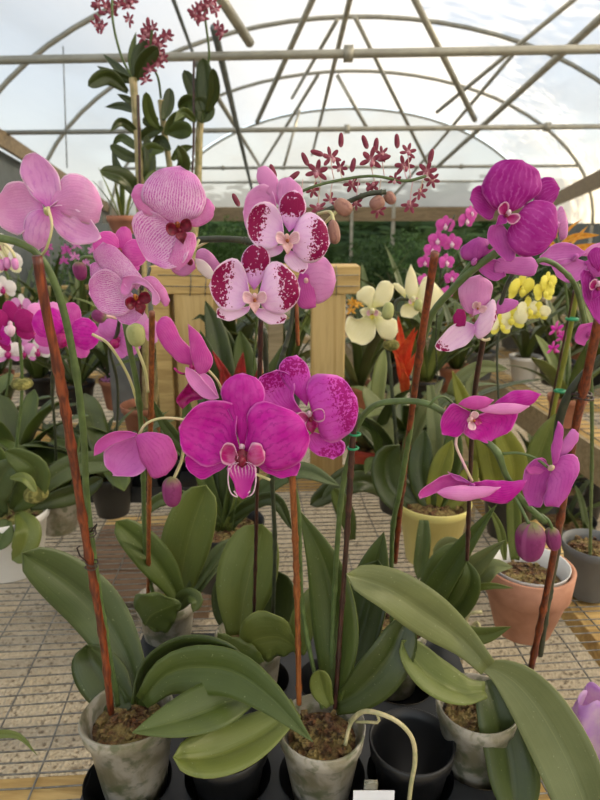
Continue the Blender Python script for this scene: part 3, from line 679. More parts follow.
# ---- plant D: white, magenta-blotched flowers on dark cane
D = orchid(250, .70, BZ+.012, 'white orchid blotched dark magenta, with dark thin canes, in the tray behind the centre', r=.044, h=.11)
leaf(D, 'l_l', [(239, 636, .69), (242, 600, .70), (250, 560, .71), (262, 524, .72)], 60, 'phal', roll=[10, 18, 25])
leaf(D, 'l_d', [(238, 640, .72), (228, 610, .73), (224, 575, .74)], 30, 'phal', roll=30)
traced(D, 'leaf', 'l_a', [(264, 661), (246, 671), (228, 670), (217, 652), (218, 633), (238, 638), (256, 648)], 4, .63, thick=.0016, fold=-.08, n=20)
traced(D, 'leaf', 'l_l', [(240, 656), (240, 630), (250, 614), (274, 613), (288, 624), (300, 651), (280, 656), (260, 662)], 5, .64, thick=.0016, fold=-.1, n=20)
leaf(D, 'l_l', [(300, 655, .64), (302, 625, .65), (309, 600, .66), (318, 582, .67)], 26, 'point', roll=30)
leaf(D, 'l_d', [(262, 655, .74), (272, 610, .76), (276, 570, .77)], 46, 'phal', roll=10)
stake(D, [(254, 614, .68), (256, 540, .64), (258, 440, .56), (261, 318, .49)], .0020, 'staked', 6)
stem(D, [(273, 615, .70), (275, 545, .66), (272, 480, .61), (268, 400, .55), (264, 330, .51)], .0024, 'stemd', nodes=5)
stem(D, [(268, 400, .56), (290, 330, .56), (294, 290, .56)], .0022, 'stakeo' if 0 else 'stemd', nodes=2)
stake(D, [(298, 345, .57), (297, 320, .56), (296, 296, .56)], .0019, 'stakeo', 2)
stem(D, [(198, 240, .55), (215, 239, .54), (240, 240, .53), (258, 244, .52)], .0028, 'stemd', nodes=2)
flower(D, .53, (280, 212), [
    ('sepal', 'pk', [(281, 208), (266, 192), (257, 180), (258, 168), (266, 166), (276, 176), (282, 192)], 3),
    ('petal', 'pk', [(282, 210), (277, 192), (280, 180), (290, 177), (302, 189), (300, 204)], 3),
    ('petal', 'pk', [(278, 213), (272, 190), (262, 184), (248, 193), (243, 212), (247, 230), (262, 236)], 4)], 'lipp', None, None, label='soft pink flower behind the upper blotched one')
flower(D, .53, (306, 282), [
    ('petal', 'pk', [(303, 276), (308, 262), (322, 256), (332, 266), (336, 280), (331, 296), (316, 304), (306, 296)], 4),
    ('sepal', 'ros', [(300, 272), (310, 276), (315, 292), (316, 307), (306, 309), (298, 305), (296, 288)], 3, dict(basey=-.003))], 'lipp', None, None, label='soft pink flower right of the lower blotched one')
flower(D, .475, (287, 238), [
    ('sepal', 'spot_d', [(289, 232), (280, 216), (279, 203), (285, 194), (295, 190), (303, 197), (306, 210), (297, 225)], 4),
    ('sepal', 'spot_s', [(284, 245), (270, 246), (254, 245), (250, 252), (257, 259), (272, 257), (282, 252)], 3),
    ('sepal', 'spot_s', [(290, 250), (284, 259), (291, 269), (303, 274), (308, 265), (300, 255)], 3),
    ('petal', 'spot', [(284, 237), (281, 215), (269, 202), (254, 206), (246, 222), (250, 239), (262, 249), (276, 246)], 4, dict(tip=-.002)),
    ('petal', 'spot', [(291, 237), (300, 218), (311, 212), (325, 223), (330, 243), (322, 258), (307, 263), (294, 253)], 4, dict(tip=-.002))],
    'lipp', (14, 'lipp', 'lipp', 0, -1, V((.1, -1, .1))), [(290, 240, .012), (300, 240, .025), (312, 246, .03)])
flower(D, .47, (255, 297), [
    ('sepal', 'spot_d', [(254, 290), (244, 275), (241, 260), (247, 248), (258, 243), (268, 252), (270, 264), (262, 280)], 4, dict(basey=.006)),
    ('sepal', 'spot_s', [(250, 306), (233, 309), (218, 308), (217, 317), (230, 321), (247, 313)], 3),
    ('sepal', 'spot_s', [(257, 308), (255, 314), (269, 324), (284, 323), (286, 315), (270, 310)], 3),
    ('petal', 'spot', [(250, 295), (244, 268), (233, 258), (216, 268), (209, 286), (217, 305), (233, 312), (245, 305)], 4, dict(tip=-.002)),
    ('petal', 'spot', [(259, 295), (267, 266), (279, 262), (293, 273), (300, 288), (297, 302), (280, 315), (263, 307)], 4, dict(tip=-.002))],
    'lipp', (14, 'lipp', 'lipp', 0, -1, V((0, -1, .1))), [(256, 297, .012), (262, 300, .02), (263, 318, .022)])
bud(D, (334, 232), .49, 7, 12, 'budb', V((-.15, 0, 1)), [(334, 222, .49), (330, 212, .50), (318, 214, .51)])
bud(D, (343, 207), .51, 9, 10, 'budb', V((-.8, 0, .6)), [(336, 212, .51), (330, 218, .51), (322, 226, .515)])
# ---- plant B: centre, big magenta flowers
B_ = orchid(322, .545, BZ+.012, 'big magenta moth orchid in the clear pot at front centre', r=.045, h=.112, taper=.62, wob=.02)
leaf(B_, 'l_a', [(333, 700, .56), (336, 640, .575), (325, 570, .59), (300, 511, .60)], 46, 'point', roll=[30, 25, 10])
leaf(B_, 'l_d', [(335, 702, .57), (352, 650, .60), (366, 600, .62), (378, 560, .63)], 44, 'phal', roll=30)
leaf(B_, 'l_d', [(334, 706, .56), (360, 692, .55), (390, 660, .55), (408, 618, .57)], 44, 'phal', roll=-25)
leaf(B_, 'l_a', [(352, 640, .64), (366, 600, .65), (376, 560, .66), (384, 532, .67)], 40, 'point', roll=20)
leaf(B_, 'l_l', [(330, 706, .55), (322, 690, .55), (318, 670, .55)], 22, 'phal', roll=30)
stake(B_, [(299, 704, .555), (298, 640, .55), (296, 560, .53), (292, 470, .49)], .0029, 'stakeo', 7)
stake(B_, [(335, 708, .56), (341, 620, .56), (348, 520, .53), (352, 450, .51), (356, 414, .50)], .0026, 'staked', 8)
stem(B_, [(322, 708, .56), (304, 620, .57), (300, 560, .55), (297, 500, .52), (280, 462, .49), (262, 450, .475)], .0023, 'stem', nodes=3)
mb = MB(); c = P(355, 434, .507); mb.tube([c+V((math.cos(q)*.0045, math.sin(q)*.0045, 0)) for q in [x*.7 for x in range(10)]], .0012, 6); mb.build('clip', MT['clip'], B_); mb = MB(); c = P(353, 448, .51); mb.tube([c+V((math.cos(q)*.0045, math.sin(q)*.0045, 0)) for q in [x*.7 for x in range(10)]], .0012, 6); mb.build('clip', MT['clip'], B_)
# arching stem to the right-hand flowers
stem(B_, [(330, 705, .57), (334, 600, .58), (341, 500, .545), (350, 455, .53), (358, 425, .52), (374, 406, .51), (400, 401, .50), (428, 404, .49), (455, 420, .485), (480, 437, .48), (497, 452, .475), (506, 475, .475), (522, 500, .475), (545, 522, .48)], .0027, 'stem', nodes=5, n=60)
flower(B_, .50, (309, 414), [
    ('sepal', 'mgb', [(307, 406), (293, 392), (281, 378), (279, 366), (286, 358), (296, 355), (306, 363), (311, 378), (310, 395)], 5),
    ('petal', 'mgb', [(302, 412), (294, 398), (295, 385), (288, 373), (276, 370), (259, 378), (256, 392), (268, 405), (285, 412)], 4, dict(basey=.001)),
    ('sepal', 'mgb', [(312, 432), (308, 440), (310, 450), (320, 456), (334, 459), (344, 452), (344, 442), (330, 436)], 4),
    ('petal', 'mgb', [(312, 412), (308, 398), (307, 384), (316, 374), (331, 374), (347, 382), (357, 399), (358, 414), (351, 432), (336, 442), (322, 438), (319, 426)], 6, dict(tip=-.003, basey=-.001))],
    'lipw', (17, 'mgb' if 0 else 'lipm', 'lipm', .15, -1, V((.15, -1, 0))), [(308, 414, .01), (300, 430, .02), (296, 455, .02)])
fl = flower(B_, .46, (242, 447), [
    ('sepal', 'mg_s', [(243, 454), (232, 418), (221, 397), (223, 384), (231, 377), (243, 373), (257, 378), (265, 392), (262, 406), (250, 424)], 5),
    ('sepal', 'mg', [(234, 458), (215, 456), (187, 455), (186, 466), (193, 475), (204, 479), (225, 467)], 3),
    ('sepal', 'mg', [(252, 460), (262, 470), (280, 478), (297, 475), (300, 462), (285, 456)], 3),
    ('petal', 'mg', [(241, 455), (236, 432), (237, 412), (230, 402), (213, 400), (192, 409), (179, 427), (181, 446), (194, 462), (210, 466), (226, 462)], 6, dict(tip=-.004)),
    ('petal', 'mg', [(243, 456), (247, 432), (247, 415), (254, 404), (268, 402), (287, 408), (304, 421), (310, 438), (304, 456), (288, 470), (272, 469), (258, 460)], 6, dict(tip=-.004))],
    'lipw', None, [(243, 450, .012), (250, 470, .02), (270, 480, .022)])
for pts, k, m, kw in (([(238, 456), (233, 444), (225, 444), (220, 452), (222, 462), (229, 466), (236, 462)], 3, 'lobe', dict(basey=-.008, cup=.2)),
                   ([(247, 456), (252, 443), (260, 444), (265, 452), (264, 462), (257, 466), (249, 462)], 3, 'lobe', dict(basey=-.008, cup=.2))):
    traced(fl, 'side_lobe', m, pts, k, .46, **kw)
traced(fl, 'lip', 'lips', [(242, 462), (232, 464), (227, 468), (230, 476), (235, 486), (237, 495), (243, 499), (249, 494), (252, 484), (256, 474), (256, 467), (250, 463)], 6, .46, basey=-.009, cup=.22, tip=-.006)
traced(fl, 'throat', 'lipr', [(242, 448), (235, 454), (235, 462), (242, 468), (249, 462), (249, 454)], 3, .46, basey=-.005, cup=-.2)
mb = MB(); s = mpp(.45)
for sg in (-1, 1): mb.tube([P(242+sg*13, 468, .448), P(242+sg*14, 480, .446), P(242+sg*11, 493, .446), P(242+sg*4, 497, .447), P(242+sg*8, 491, .446)], s*.7, 6, n=16)
mb.build('tendril', MT['lipw'], fl)
mb = MB(); mb.ell(P(242, 461, .446), (s*4.2, s*3, s*5), n=10, k=7); mb.build('callus', MT['lipr'], fl)
# side-on flower and cup-shaped flower on the left of the same spray
fl = flower(B_, .49, (192, 368), [
    ('sepal', 'mgp', [(193, 366), (179, 362), (168, 352), (158, 338), (156, 325), (162, 317), (171, 318), (180, 336), (191, 350)], 4),
    ('petal', 'mgp', [(197, 373), (191, 356), (189, 338), (188, 324), (198, 332), (208, 348), (213, 362), (205, 374)], 3, dict(basey=-.004, tip=-.006)),
    ('sepal', 'mgpl', [(186, 367), (186, 378), (197, 393), (210, 400), (219, 398), (205, 382), (195, 371)], 4, dict(basey=-.006, cup=.2)),
    ('petal', 'mgpl', [(199, 373), (205, 384), (219, 398), (213, 381), (206, 374)], 2, dict(basey=-.004))],
    'lipm', None, [(206, 368, 0), (217, 380, .005), (223, 393, .012)])
traced(fl, 'lip', 'lipm', [(190, 376), (187, 385), (176, 400), (183, 409), (192, 401), (204, 398), (200, 386)], 3, .49, cup=.3, basey=.004)
mb = MB(); mb.tube([P(188, 374, .49), P(180, 373, .488), (P(174, 368, .487))], s*1.4, 6, n=8); mb.build('tendril', MT['lipm'], fl)
fl = flower(B_, .48, (138, 440), [
    ('petal', 'mg' if 0 else 'purl', [(136, 436), (120, 441), (105, 450), (104, 462), (113, 475), (130, 477), (146, 469), (144, 452)], 4, dict(cup=.25)),
    ('sepal', 'ros', [(138, 434), (126, 431), (110, 433), (96, 443), (94, 456), (101, 453), (112, 445), (128, 439)], 4, dict(basey=-.006, cup=.25)),
    ('sepal', 'ros', [(137, 435), (145, 433), (157, 432), (170, 438), (177, 452), (175, 464), (166, 475), (154, 478), (143, 464), (137, 448)], 6, dict(basey=-.006, cup=.2))],
    'ros', None, [(138, 437, 0), (146, 424, .0), (163, 418, .004), (187, 420, .012)], 'ped', 'drooping pink-magenta flower, half closed like a cup')
bud(B_, (172, 492), .48, 11.5, 16, 'bud', V((0, 0, -1)), [(174, 478, .48), (181, 462, .485), (184, 447, .49)])
stem(B_, [(262, 455, .49), (225, 440, .50), (195, 425, .50), (184, 419, .495)], .002, 'ped')
# right-hand flowers hanging from the arch
flower(B_, .47, (470, 420), [
    ('petal', 'mg', [(470, 412), (452, 404), (441, 420), (442, 434), (455, 437), (466, 430)], 3, dict(tip=.004)),
    ('petal', 'mg', [(470, 418), (463, 432), (473, 439), (489, 443), (505, 434), (516, 422), (518, 412), (494, 410)], 3, dict(tip=.006)),
    ('sepal', 'mg_s', [(492, 405), (510, 392), (527, 390), (541, 394), (533, 403), (520, 409), (504, 411)], 3, dict(basey=.002)),
    ('sepal', 'mgpl', [(476, 408), (490, 405), (508, 403), (530, 406), (518, 413), (500, 414), (484, 412)], 3, dict(basey=-.006, cup=.2)),
    ('sepal', 'mgp', [(458, 404), (468, 397), (482, 396), (494, 400), (484, 408), (470, 409)], 3, dict(basey=-.006, cup=.2))],
    'lipp', (11, 'lipw', 'lipm', .9, -.2, V((.3, -1, .2))), [(455, 406, .004), (445, 397, 0), (436, 398, -.002), (430, 405, 0)], 'stem', 'purple-magenta flower seen edge-on, uppermost on the arching stem')
flower(B_, .465, (472, 486), [
    ('sepal', 'mgp', [(474, 484), (452, 474), (432, 482), (419, 493), (420, 499), (434, 494), (455, 489)], 4, dict(cup=.25)),
    ('petal', 'mg', [(474, 482), (490, 480), (508, 481), (527, 480), (521, 490), (509, 502), (494, 503), (478, 497)], 3, dict(basey=.003)),
    ('sepal', 'mgpl', [(436, 492), (452, 486), (470, 486), (501, 487), (487, 496), (464, 501), (446, 498)], 3, dict(basey=-.006, cup=.25)),
    ('petal', 'purp', [(460, 476), (450, 473), (448, 472), (456, 480), (470, 483)], 2)],
    'purp', None, [(472, 481, 0), (463, 462, 0), (456, 445, .003), (458, 432, .008)], 'pedp', 'flat purple flower seen edge-on, hanging from a pink stalk')
fl = flower(B_, .465, (551, 468), [
    ('petal', 'purp', [(551, 468), (538, 458), (527, 466), (522, 488), (529, 506), (541, 506), (547, 488)], 4, dict(tip=.006)),
    ('sepal', 'ros', [(549, 466), (543, 458), (532, 462), (526, 468), (530, 474), (542, 473)], 3),
    ('petal', 'purp', [(551, 470), (556, 460), (565, 454), (577, 456), (579, 468), (573, 486), (559, 507), (544, 505), (546, 489)], 6, dict(tip=-.004)),
    ('sepal', 'purl', [(559, 462), (561, 445), (572, 429), (579, 434), (577, 442), (569, 452)], 3, dict(basey=.004)),
    ('sepal', 'purp', [(553, 464), (551, 450), (554, 436), (558, 421), (563, 428), (562, 444), (558, 461)], 3, dict(basey=-.004, cup=.2))],
    'pedp', None, [(550, 469, -.004), (535, 458, -.002), (518, 453, 0), (502, 454, .006)], 'stem', 'purple flower turned away from the camera, lowest of the open ones')
bud(B_, (530, 542), .465, 17, 21, 'bud', V((.05, 0, -1)), [(529, 524, .465), (521, 508, .47), (513, 493, .475)], 'stem')
bud(B_, (553, 539), .48, 9, 13, 'bud', V((.3, 0, -1)), [(552, 528, .48), (548, 520, .48), (540, 514, .48)], 'stem')
# pale aerial root leaving the pot
mb = MB(); mb.tube([P(350, 722, .53), P(362, 712, .515), (P(378, 713, .505)), P(398, 722, .50), P(412, 738, .50), P(415, 760, .50), P(411, 785, .50), P(408, 812, .50)], [.0028, .0022, .0024, .002], 8, n=30)
mb.tube([P(376, 712, .506), P(379, 722, .505), P(368, 722, .51), P(356, 722, .52)], [.0015, .0013], 6, n=10)
mb.tube([P(345, 745, .52), P(350, 725, .525), P(358, 714, .517)], [.002, .002], 6, n=10)
mb.build('aerial_root', MT['root'], B_)
# ---- plant E: right front with large drooping leaves, dark leaning cane
E = orchid(478, .575, BZ+.012, 'deep purple orchid with broad drooping leaves in the clear pot at front right', r=.044, h=.115, taper=.68, wob=.02)
leaf(E, 'l_g', [(488, 668, .55), (462, 640, .56), (425, 612, .55), (388, 588, .54), (346, 574, .54)], 46, 'phal', roll=[10, -5, -15])
leaf(E, 'l_l', [(486, 690, .56), (462, 690, .55), (430, 672, .55), (402, 640, .56)], 36, 'phal', roll=-30)
leaf(E, 'l_d', [(488, 680, .57), (500, 712, .55), (512, 760, .53), (520, 830, .50)], 50, 'strap', roll=25)
traced(E, 'leaf', 'l_g', [(480, 670), (492, 680), (511, 714), (533, 760), (553, 803), (575, 850), (602, 905), (622, 850), (600, 763), (567, 703), (533, 670), (505, 660), (490, 662)], 6, .56, tip=-.13, thick=.0018, fold=.14, cup=.03, ruf=.0, n=30)
stake(E, [(531, 668, .64), (543, 610, .62), (560, 520, .57), (575, 430, .52), (588, 370, .49), (599, 318, .47)], .0036, 'stake', 8)
stem(E, [(540, 655, .65), (548, 600, .625), (558, 540, .585), (560, 490, .555), (557, 440, .53), (566, 400, .51), (588, 370, .50), (612, 350, .49)], .0036, 'stemd', nodes=5)
mb = MB()
for px, py in ((581, 394), (583, 398)):
    c = P(px, py, .505); mb.tube([c+V((math.cos(q)*.009, math.sin(q)*.005, .001*math.sin(q*2))) for q in [x*.7 for x in range(10)]], .0012, 5)
mb.build('wire_tie', MT['tie'], E)
flower(E, .45, (597, 285), [
    ('sepal', 'pur', [(598, 272), (589, 262), (588, 253), (596, 247), (606, 250), (608, 264)], 3),
    ('petal', 'pur', [(598, 284), (588, 270), (581, 272), (582, 290), (590, 312), (600, 324), (612, 312), (610, 292)], 5, dict(basey=-.002))],
    'lipw', (13, 'pur', 'pur', -.3, -1), None, label='deep purple flower cut by the right edge of the picture')
flower(E, .52, (590, 335), [
    ('petal', 'ros', [(594, 322), (582, 326), (575, 341), (584, 346), (592, 333)], 3), ('petal', 'ros', [(592, 324), (582, 330), (574, 338), (580, 325)], 2)], 'ros', None, None, label='small rose flower hanging below the deep purple one')
# ---- plant H: deep purple flower on a dark red cane
H = orchid(395, .735, BZ+.012, 'purple orchid on a dark red-brown cane in the back row of the tray', r=.044, h=.105)
stake(H, [(395, 562, .70), (401, 500, .65), (412, 410, .575), (423, 330, .52), (435, 253, .47)], .0031, 'stake', 7)
stem(H, [(392, 640, .73), (392, 540, .68), (400, 490, .63), (410, 430, .59), (417, 365, .55), (430, 318, .53), (452, 290, .515), (475, 268, .50), (497, 252, .49)], .0030, 'stem', nodes=4)
stem(H, [(452, 290, .515), (470, 265, .505), (486, 250, .50), (494, 244, .495)], .0022, 'stem')
stake(H, [(467, 560, .70), (470, 480, .66), (474, 400, .60), (484, 335, .55)], .0026, 'staked', 6)
stem(H, [(484, 340, .55), (498, 310, .53), (507, 285, .52), (514, 272, .515)], .0018, 'stemd')
flower(H, .465, (508, 214), [
    ('sepal', 'pur', [(533, 202), (540, 180), (553, 178), (560, 189), (554, 202), (544, 208)], 3),
    ('sepal', 'pur', [(496, 210), (484, 187), (474, 188), (470, 199), (477, 212), (490, 220)], 3),
    ('sepal', 'purp', [(503, 225), (490, 226), (488, 240), (497, 252), (505, 261), (513, 261), (516, 250), (510, 236)], 4, dict(basey=.002)),
    ('petal', 'pur', [(511, 212), (493, 208), (482, 190), (488, 171), (503, 160), (522, 160), (538, 171), (542, 186), (534, 198), (523, 206)], 5, dict(tip=-.003)),
    ('petal', 'pur', [(519, 213), (528, 203), (540, 200), (553, 204), (558, 219), (556, 237), (543, 252), (524, 257), (509, 247), (508, 230)], 5, dict(tip=-.004, basey=-.001))],
    'lipw', (14, 'purl', 'pur', -.7, -.7, V((-.2, -1, .1))), [(505, 235, .01), (500, 245, .015), (496, 250, .02)], 'stem')
flower(H, .50, (474, 262), [
    ('sepal', 'purp', [(476, 262), (462, 258), (462, 247), (478, 237), (490, 241), (494, 253)], 3, dict(cup=.25)),
    ('petal', 'purp', [(477, 262), (480, 272), (494, 281), (506, 276), (498, 260)], 3),
    ('petal', 'purl', [(494, 272), (497, 259), (516, 257), (532, 257), (538, 266), (532, 276), (512, 274)], 4)],
    'purl', None, [(490, 262, 0), (494, 258, .004)], 'stem', 'rosy-purple flower seen from below, under the big purple one')
flower(H, .525, (478, 306), [
    ('petal', 'pk', [(478, 314), (466, 312), (458, 294), (464, 280), (480, 275), (492, 284), (490, 300)], 4),
    ('petal', 'spot_s', [(474, 326), (482, 310), (494, 299), (497, 318), (487, 335), (477, 338)], 3, dict(basey=-.002)),
    ('sepal', 'spot_s', [(477, 326), (462, 321), (447, 330), (435, 346), (440, 351), (452, 351), (470, 342)], 4),
    ('sepal', 'dk', [(465, 326), (456, 326), (453, 318), (457, 309), (464, 310), (466, 318)], 3),
    ('sepal', 'purl', [(494, 314), (500, 299), (518, 301), (515, 308), (505, 313)], 3)],
    'lipp', (9, 'lipp', 'pk', -.5, -1), [(476, 335, 0), (484, 340, .0), (490, 339, .0)], 'ped', 'pale pink blotched flower facing left below the purple ones')
# ---- terracotta pot with strappy orchid
tp = PX(525, .86, BZ); tp.y = .875
F_ = thing('potted_orchid', 'strap-leaved orchid in a terracotta pot with a white liner, at the right', 'orchid', (tp.x, tp.y, BZ+.003))
potm(F_, (tp.x, tp.y, BZ+.003), .066, .118, 'terra2', rim=.03, wall=.006, taper=.66, fill=.8, name='terracotta_pot')
mb = MB(); mb.lathe((tp.x, tp.y, BZ+.09), [(.055, 0), (.060, .033), (.062, .034), (.060, .030), (.054, .002)], 36); mb.build('liner', MT['potw'], F_)
for pts, w, m, k in (([(455, 640, .80), (430, 610, .78), (455, 560, .76), (497, 504, .74)], 26, 'l_a', 'point'), ([(440, 600, .80), (470, 570, .78), (505, 540, .77)], 22, 'l_g', 'point'),
                     ([(430, 625, .79), (458, 605, .77), (470, 580, .76), (466, 560, .77)], 26, 'l_a', 'strap'), ([(470, 590, .80), (490, 568, .79), (513, 567, .79)], 20, 'l_g', 'point'),
                     ([(465, 590, .79), (490, 586, .77), (513, 588, .76)], 7, 'l_l', 'point'), ([(440, 628, .72), (478, 636, .70), (511, 627, .69)], 18, 'l_l', 'point'),
                     ([(505, 560, .86), (500, 530, .86), (488, 505, .86)], 9, 'l_l', 'point'), ([(515, 560, .88), (514, 520, .88), (512, 485, .88)], 14, 'l_l', 'strap'),
                     ([(420, 590, .80), (440, 560, .81), (455, 545, .82)], 18, 'l_a', 'oval')):
    leaf(F_, m, pts, w, k, roll=R.uniform(-20, 20))
mb = MB()
for pts in ([(462, 640, .80), (468, 615, .80), (482, 612, .80)], [(470, 630, .80), (478, 622, .80), (480, 636, .79)], [(466, 622, .79), (472, 634, .79), (484, 640, .79)]): mb.tube([P(*p) for p in pts], .003, 6, n=8)
mb.build('root', MT['root'], F_)
# pink tissue sleeve, lower right
mb = MB(); c = PX(596, .63, BZ+.055); rows = []
for i in range(14):
    q = i/13; rows.append([c+V((math.cos(a)*(.030+.012*math.sin(3*a+q*4)*q)*(1.15-.5*q), math.sin(a)*(.030+.008*math.sin(4*a))*(1.1-.5*q), -.045+.075*q+.006*math.sin(5*a)*q)) for a in [z*2*math.pi/40 for z in range(40)]])
mb.grid(rows, 0, True); o = mb.build('tissue_sleeve', MT['sleeve'], None, .0006, off=V((c.x, c.y, BZ))); tag(o, 'crumpled pale pink and lilac tissue at the lower right edge', 'tissue')
# yellowish leaf tip entering at lower left
sm = orchid(-42, .60, BZ+.002, 'small plant at the lower left edge, only one leaf tip showing', r=.03, h=.06, mat='black')
leaf(sm, 'l_l', [(-38, 752, .59), (-10, 736, .58), (18, 736, .57), (37, 755, .56)], 9, 'point')
# ============================================================ PLANTS FURTHER BACK
def leaf3(parent, mat, c, az, el, L, w, droop, kind='strap', n=11, name='leaf', roll=0, tw=0, fold=-.10):
    p = V(c); pts = [p.copy()]; st = L/(n-1)
    for i in range(n-1):
        e = el-droop*(i/(n-1))**1.3; a = az+tw*(i/(n-1))
        p = p+V((math.cos(a)*math.cos(e), math.sin(a)*math.cos(e), math.sin(e)))*st; pts.append(p.copy())
    mb = MB(); rows = []; k = 7
    for i, q in enumerate(pts):
        tg = (pts[min(i+1, n-1)]-pts[max(i-1, 0)]).normalized(); sd = V((-math.sin(az), math.cos(az), 0)); nn = tg.cross(sd)
        if nn.z > 0: nn = -nn
        sd = sd*math.cos(roll)+nn*math.sin(roll); h = w/2*wprof(i/(n-1), kind)
        rows.append([q+sd*h*(2*j/(k-1)-1)+nn*(-fold*w*(1-abs(2*j/(k-1)-1))*wprof(i/(n-1), kind)) for j in range(k)])
    mb.grid(rows); return mb.build(name, MT[mat], parent, .0012)
def tuft(parent, c, n, L, w, mats, kind='strap', el=(.6, 1.35), droop=(.5, 1.5), seed=1, az=(0, 6.283), tw=.3, cr_=.012):
    r = random.Random(seed)
    for i in range(n):
        a = az[0]+(az[1]-az[0])*((i*.618+r.uniform(-.06, .06)) % 1)
        leaf3(parent, mats[i % len(mats)], V(c)+V((math.cos(a), math.sin(a), 0))*cr_, a, r.uniform(*el), L*r.uniform(.7, 1.1), w*r.uniform(.8, 1.15), r.uniform(*droop), kind, roll=r.uniform(-.3, .3), tw=r.uniform(-tw, tw))
def potted(px, Y, label, mat, r, h, cat='potted plant', z=BZ, name='potted_plant', fmat='bark', group=None):
    loc = PX(px, Y, z+h*.5); loc.z = z+.003
    th = thing(name, label, cat, loc, group); potm(th, tuple(loc), r, h, mat, fmat=fmat); return th, V((loc.x, loc.y, loc.z+h*.88))
def bflower(parent, px, py, Y, rad, m='mg', ms=None, lip='lipm', face=None, rot=0, shape='phal', seed=None):
    r = random.Random(seed if seed is not None else int(px*31+py*7)); c = P(px, py, Y); s = rad*mpp(Y, py)
    n = (V(face) if face else V((r.uniform(-.5, .5), -1, r.uniform(-.25, .25)))).normalized(); u = (V((math.sin(rot), 0, math.cos(rot)))); u = (u-n*u.dot(n)).normalized(); rt = u.cross(n)
    def q(a, b, e): return c+(rt*a+u*b+n*e)*s
    ms = ms or m; mats = [MT[m], MT[ms]]; mb = MB()
    def pet(ang, L, W, mi, e0, cup=.12, sh=.62):
        ca, sa = math.cos(ang), math.sin(ang)
        def w(x, y): return q(x*ca-y*sa, x*sa+y*ca, e0+.1*(x/L)**2)
        surf(mb, [w(.04, 0), w(L*.25, W*.38), w(L*sh, W*.5), w(L*.92, W*.28), w(L, 0)], [w(.04, 0), w(L*.25, -W*.38), w(L*sh, -W*.5), w(L*.92, -W*.28), w(L, 0)], 5, cup, m=mi, n=8)
    if shape == 'phal':
        for a in (90, 215, 325): pet(math.radians(a), .95, .62, 1, -.05)
        for a in (12, 168): pet(math.radians(a), 1.0, 1.05, 0, .02, sh=.58)
    else:
        for a in (90, 205, 335): pet(math.radians(a), .95, .36, 1, -.03, .2)
        for a in (30, 150): pet(math.radians(a), .9, .40, 0, .02, .2)
    o = mb.build('flower', mats, parent)
    if lip:
        mb = MB()
        surf(mb, [q(0, 0, .1), q(-.22, -.1, .3), q(-.16, -.35, .32), q(0, -.5, .2)], [q(0, 0, .1), q(.22, -.1, .3), q(.16, -.35, .32), q(0, -.5, .2)], 5, -.25, n=7)
        mb.ell(q(0, .02, .18), (s*.10, s*.10, s*.14), n=7, k=5); mb.build('lip', MT[lip], o)
    return o
# -- left: white pot with broad leaves and magenta flowers
t1, c = potted(10, 1.06, 'dark magenta orchid with broad leaves in a white pot at the left edge', 'potw', .074, .125, 'orchid', name='potted_orchid', fmat='moss')
for pts, w, m in (([(12, 510, 1.04), (30, 490, 1.0), (33, 470, .99), (5, 450, .98)], 30, 'l_a'), ([(18, 512, 1.02), (28, 530, .99), (22, 552, .98), (12, 560, .98)], 26, 'l_l'),
                  ([(5, 515, 1.02), (-5, 500, 1.0), (2, 475, .99), (18, 462, .99)], 30, 'l_b'), ([(8, 520, 1.0), (0, 535, .98), (-6, 550, .97)], 26, 'l_a'),
                  ([(28, 505, 1.03), (50, 480, 1.05), (80, 464, 1.08), (128, 462, 1.12)], 24, 'l_b'), ([(30, 508, 1.05), (55, 500, 1.07), (80, 492, 1.1), (103, 478, 1.12)], 20, 'l_d'),
                  ([(18, 500, 1.05), (-5, 480, 1.04), (-20, 440, 1.03)], 40, 'l_a'), ([(10, 478, .98), (25, 478, .97), (36, 492, .97)], 10, 'l_l')):
    leaf(t1, m, pts, w, 'oval', roll=R.uniform(-25, 25))
stem(t1, [(8, 500, 1.04), (17, 440, 1.0), (22, 390, .97), (20, 345, .95), (14, 322, .94)], .0026, 'stem', nodes=4)
mb = MB(); mb.ell(P(22, 384, .965), (.018, .018, .010), n=10, k=6); mb.build('moss', MT['moss'], t1); mb = MB(); mb.ell(P(36, 494, 1.0), (.022, .02, .016), n=10, k=6); mb.build('moss', MT['moss'], t1)
bflower(t1, 12, 324, .94, 25, 'dk', 'dk', 'lipw', (.1, -1, 0)); bflower(t1, -6, 336, .95, 24, 'mg', 'dk', 'lipw')
t2, c = potted(58, 1.22, 'bright magenta orchid half hidden behind the leaning cane, upper left', 'clear', .05, .10, 'orchid', name='potted_orchid')
tuft(t2, c, 8, .22, .07, ['l_a', 'l_d'], 'phal', (.5, 1.2), (.6, 1.3), 5)
stem(t2, [(58, 500, 1.22), (55, 430, 1.1), (52, 380, 1.0), (62, 345, .93)], .0024, 'stemd', nodes=3)
bflower(t2, 66, 332, .90, 33, 'mg', 'mgp', 'lipm', (.15, -1, 0), .35, seed=4); bud(t2, (46, 331), .92, 5, 7, 'bud', None, [(48, 324, .92), (54, 316, .93), (60, 322, .93)])
bflower(t2, 45, 313, .99, 17, 'mgpl', 'pk', 'lipw')
t3, c = potted(112, 1.30, 'magenta orchid mostly hidden behind the netted pink flowers', 'black', .05, .10, 'orchid', name='potted_orchid')
tuft(t3, c, 9, .24, .06, ['l_a', 'l_d', 'l_b'], 'phal', (.5, 1.2), (.6, 1.3), 8)
stem(t3, [(112, 500, 1.3), (118, 400, 1.0), (110, 350, .85), (118, 330, .78), (124, 256, .72)], .0022, 'stemd', nodes=3)
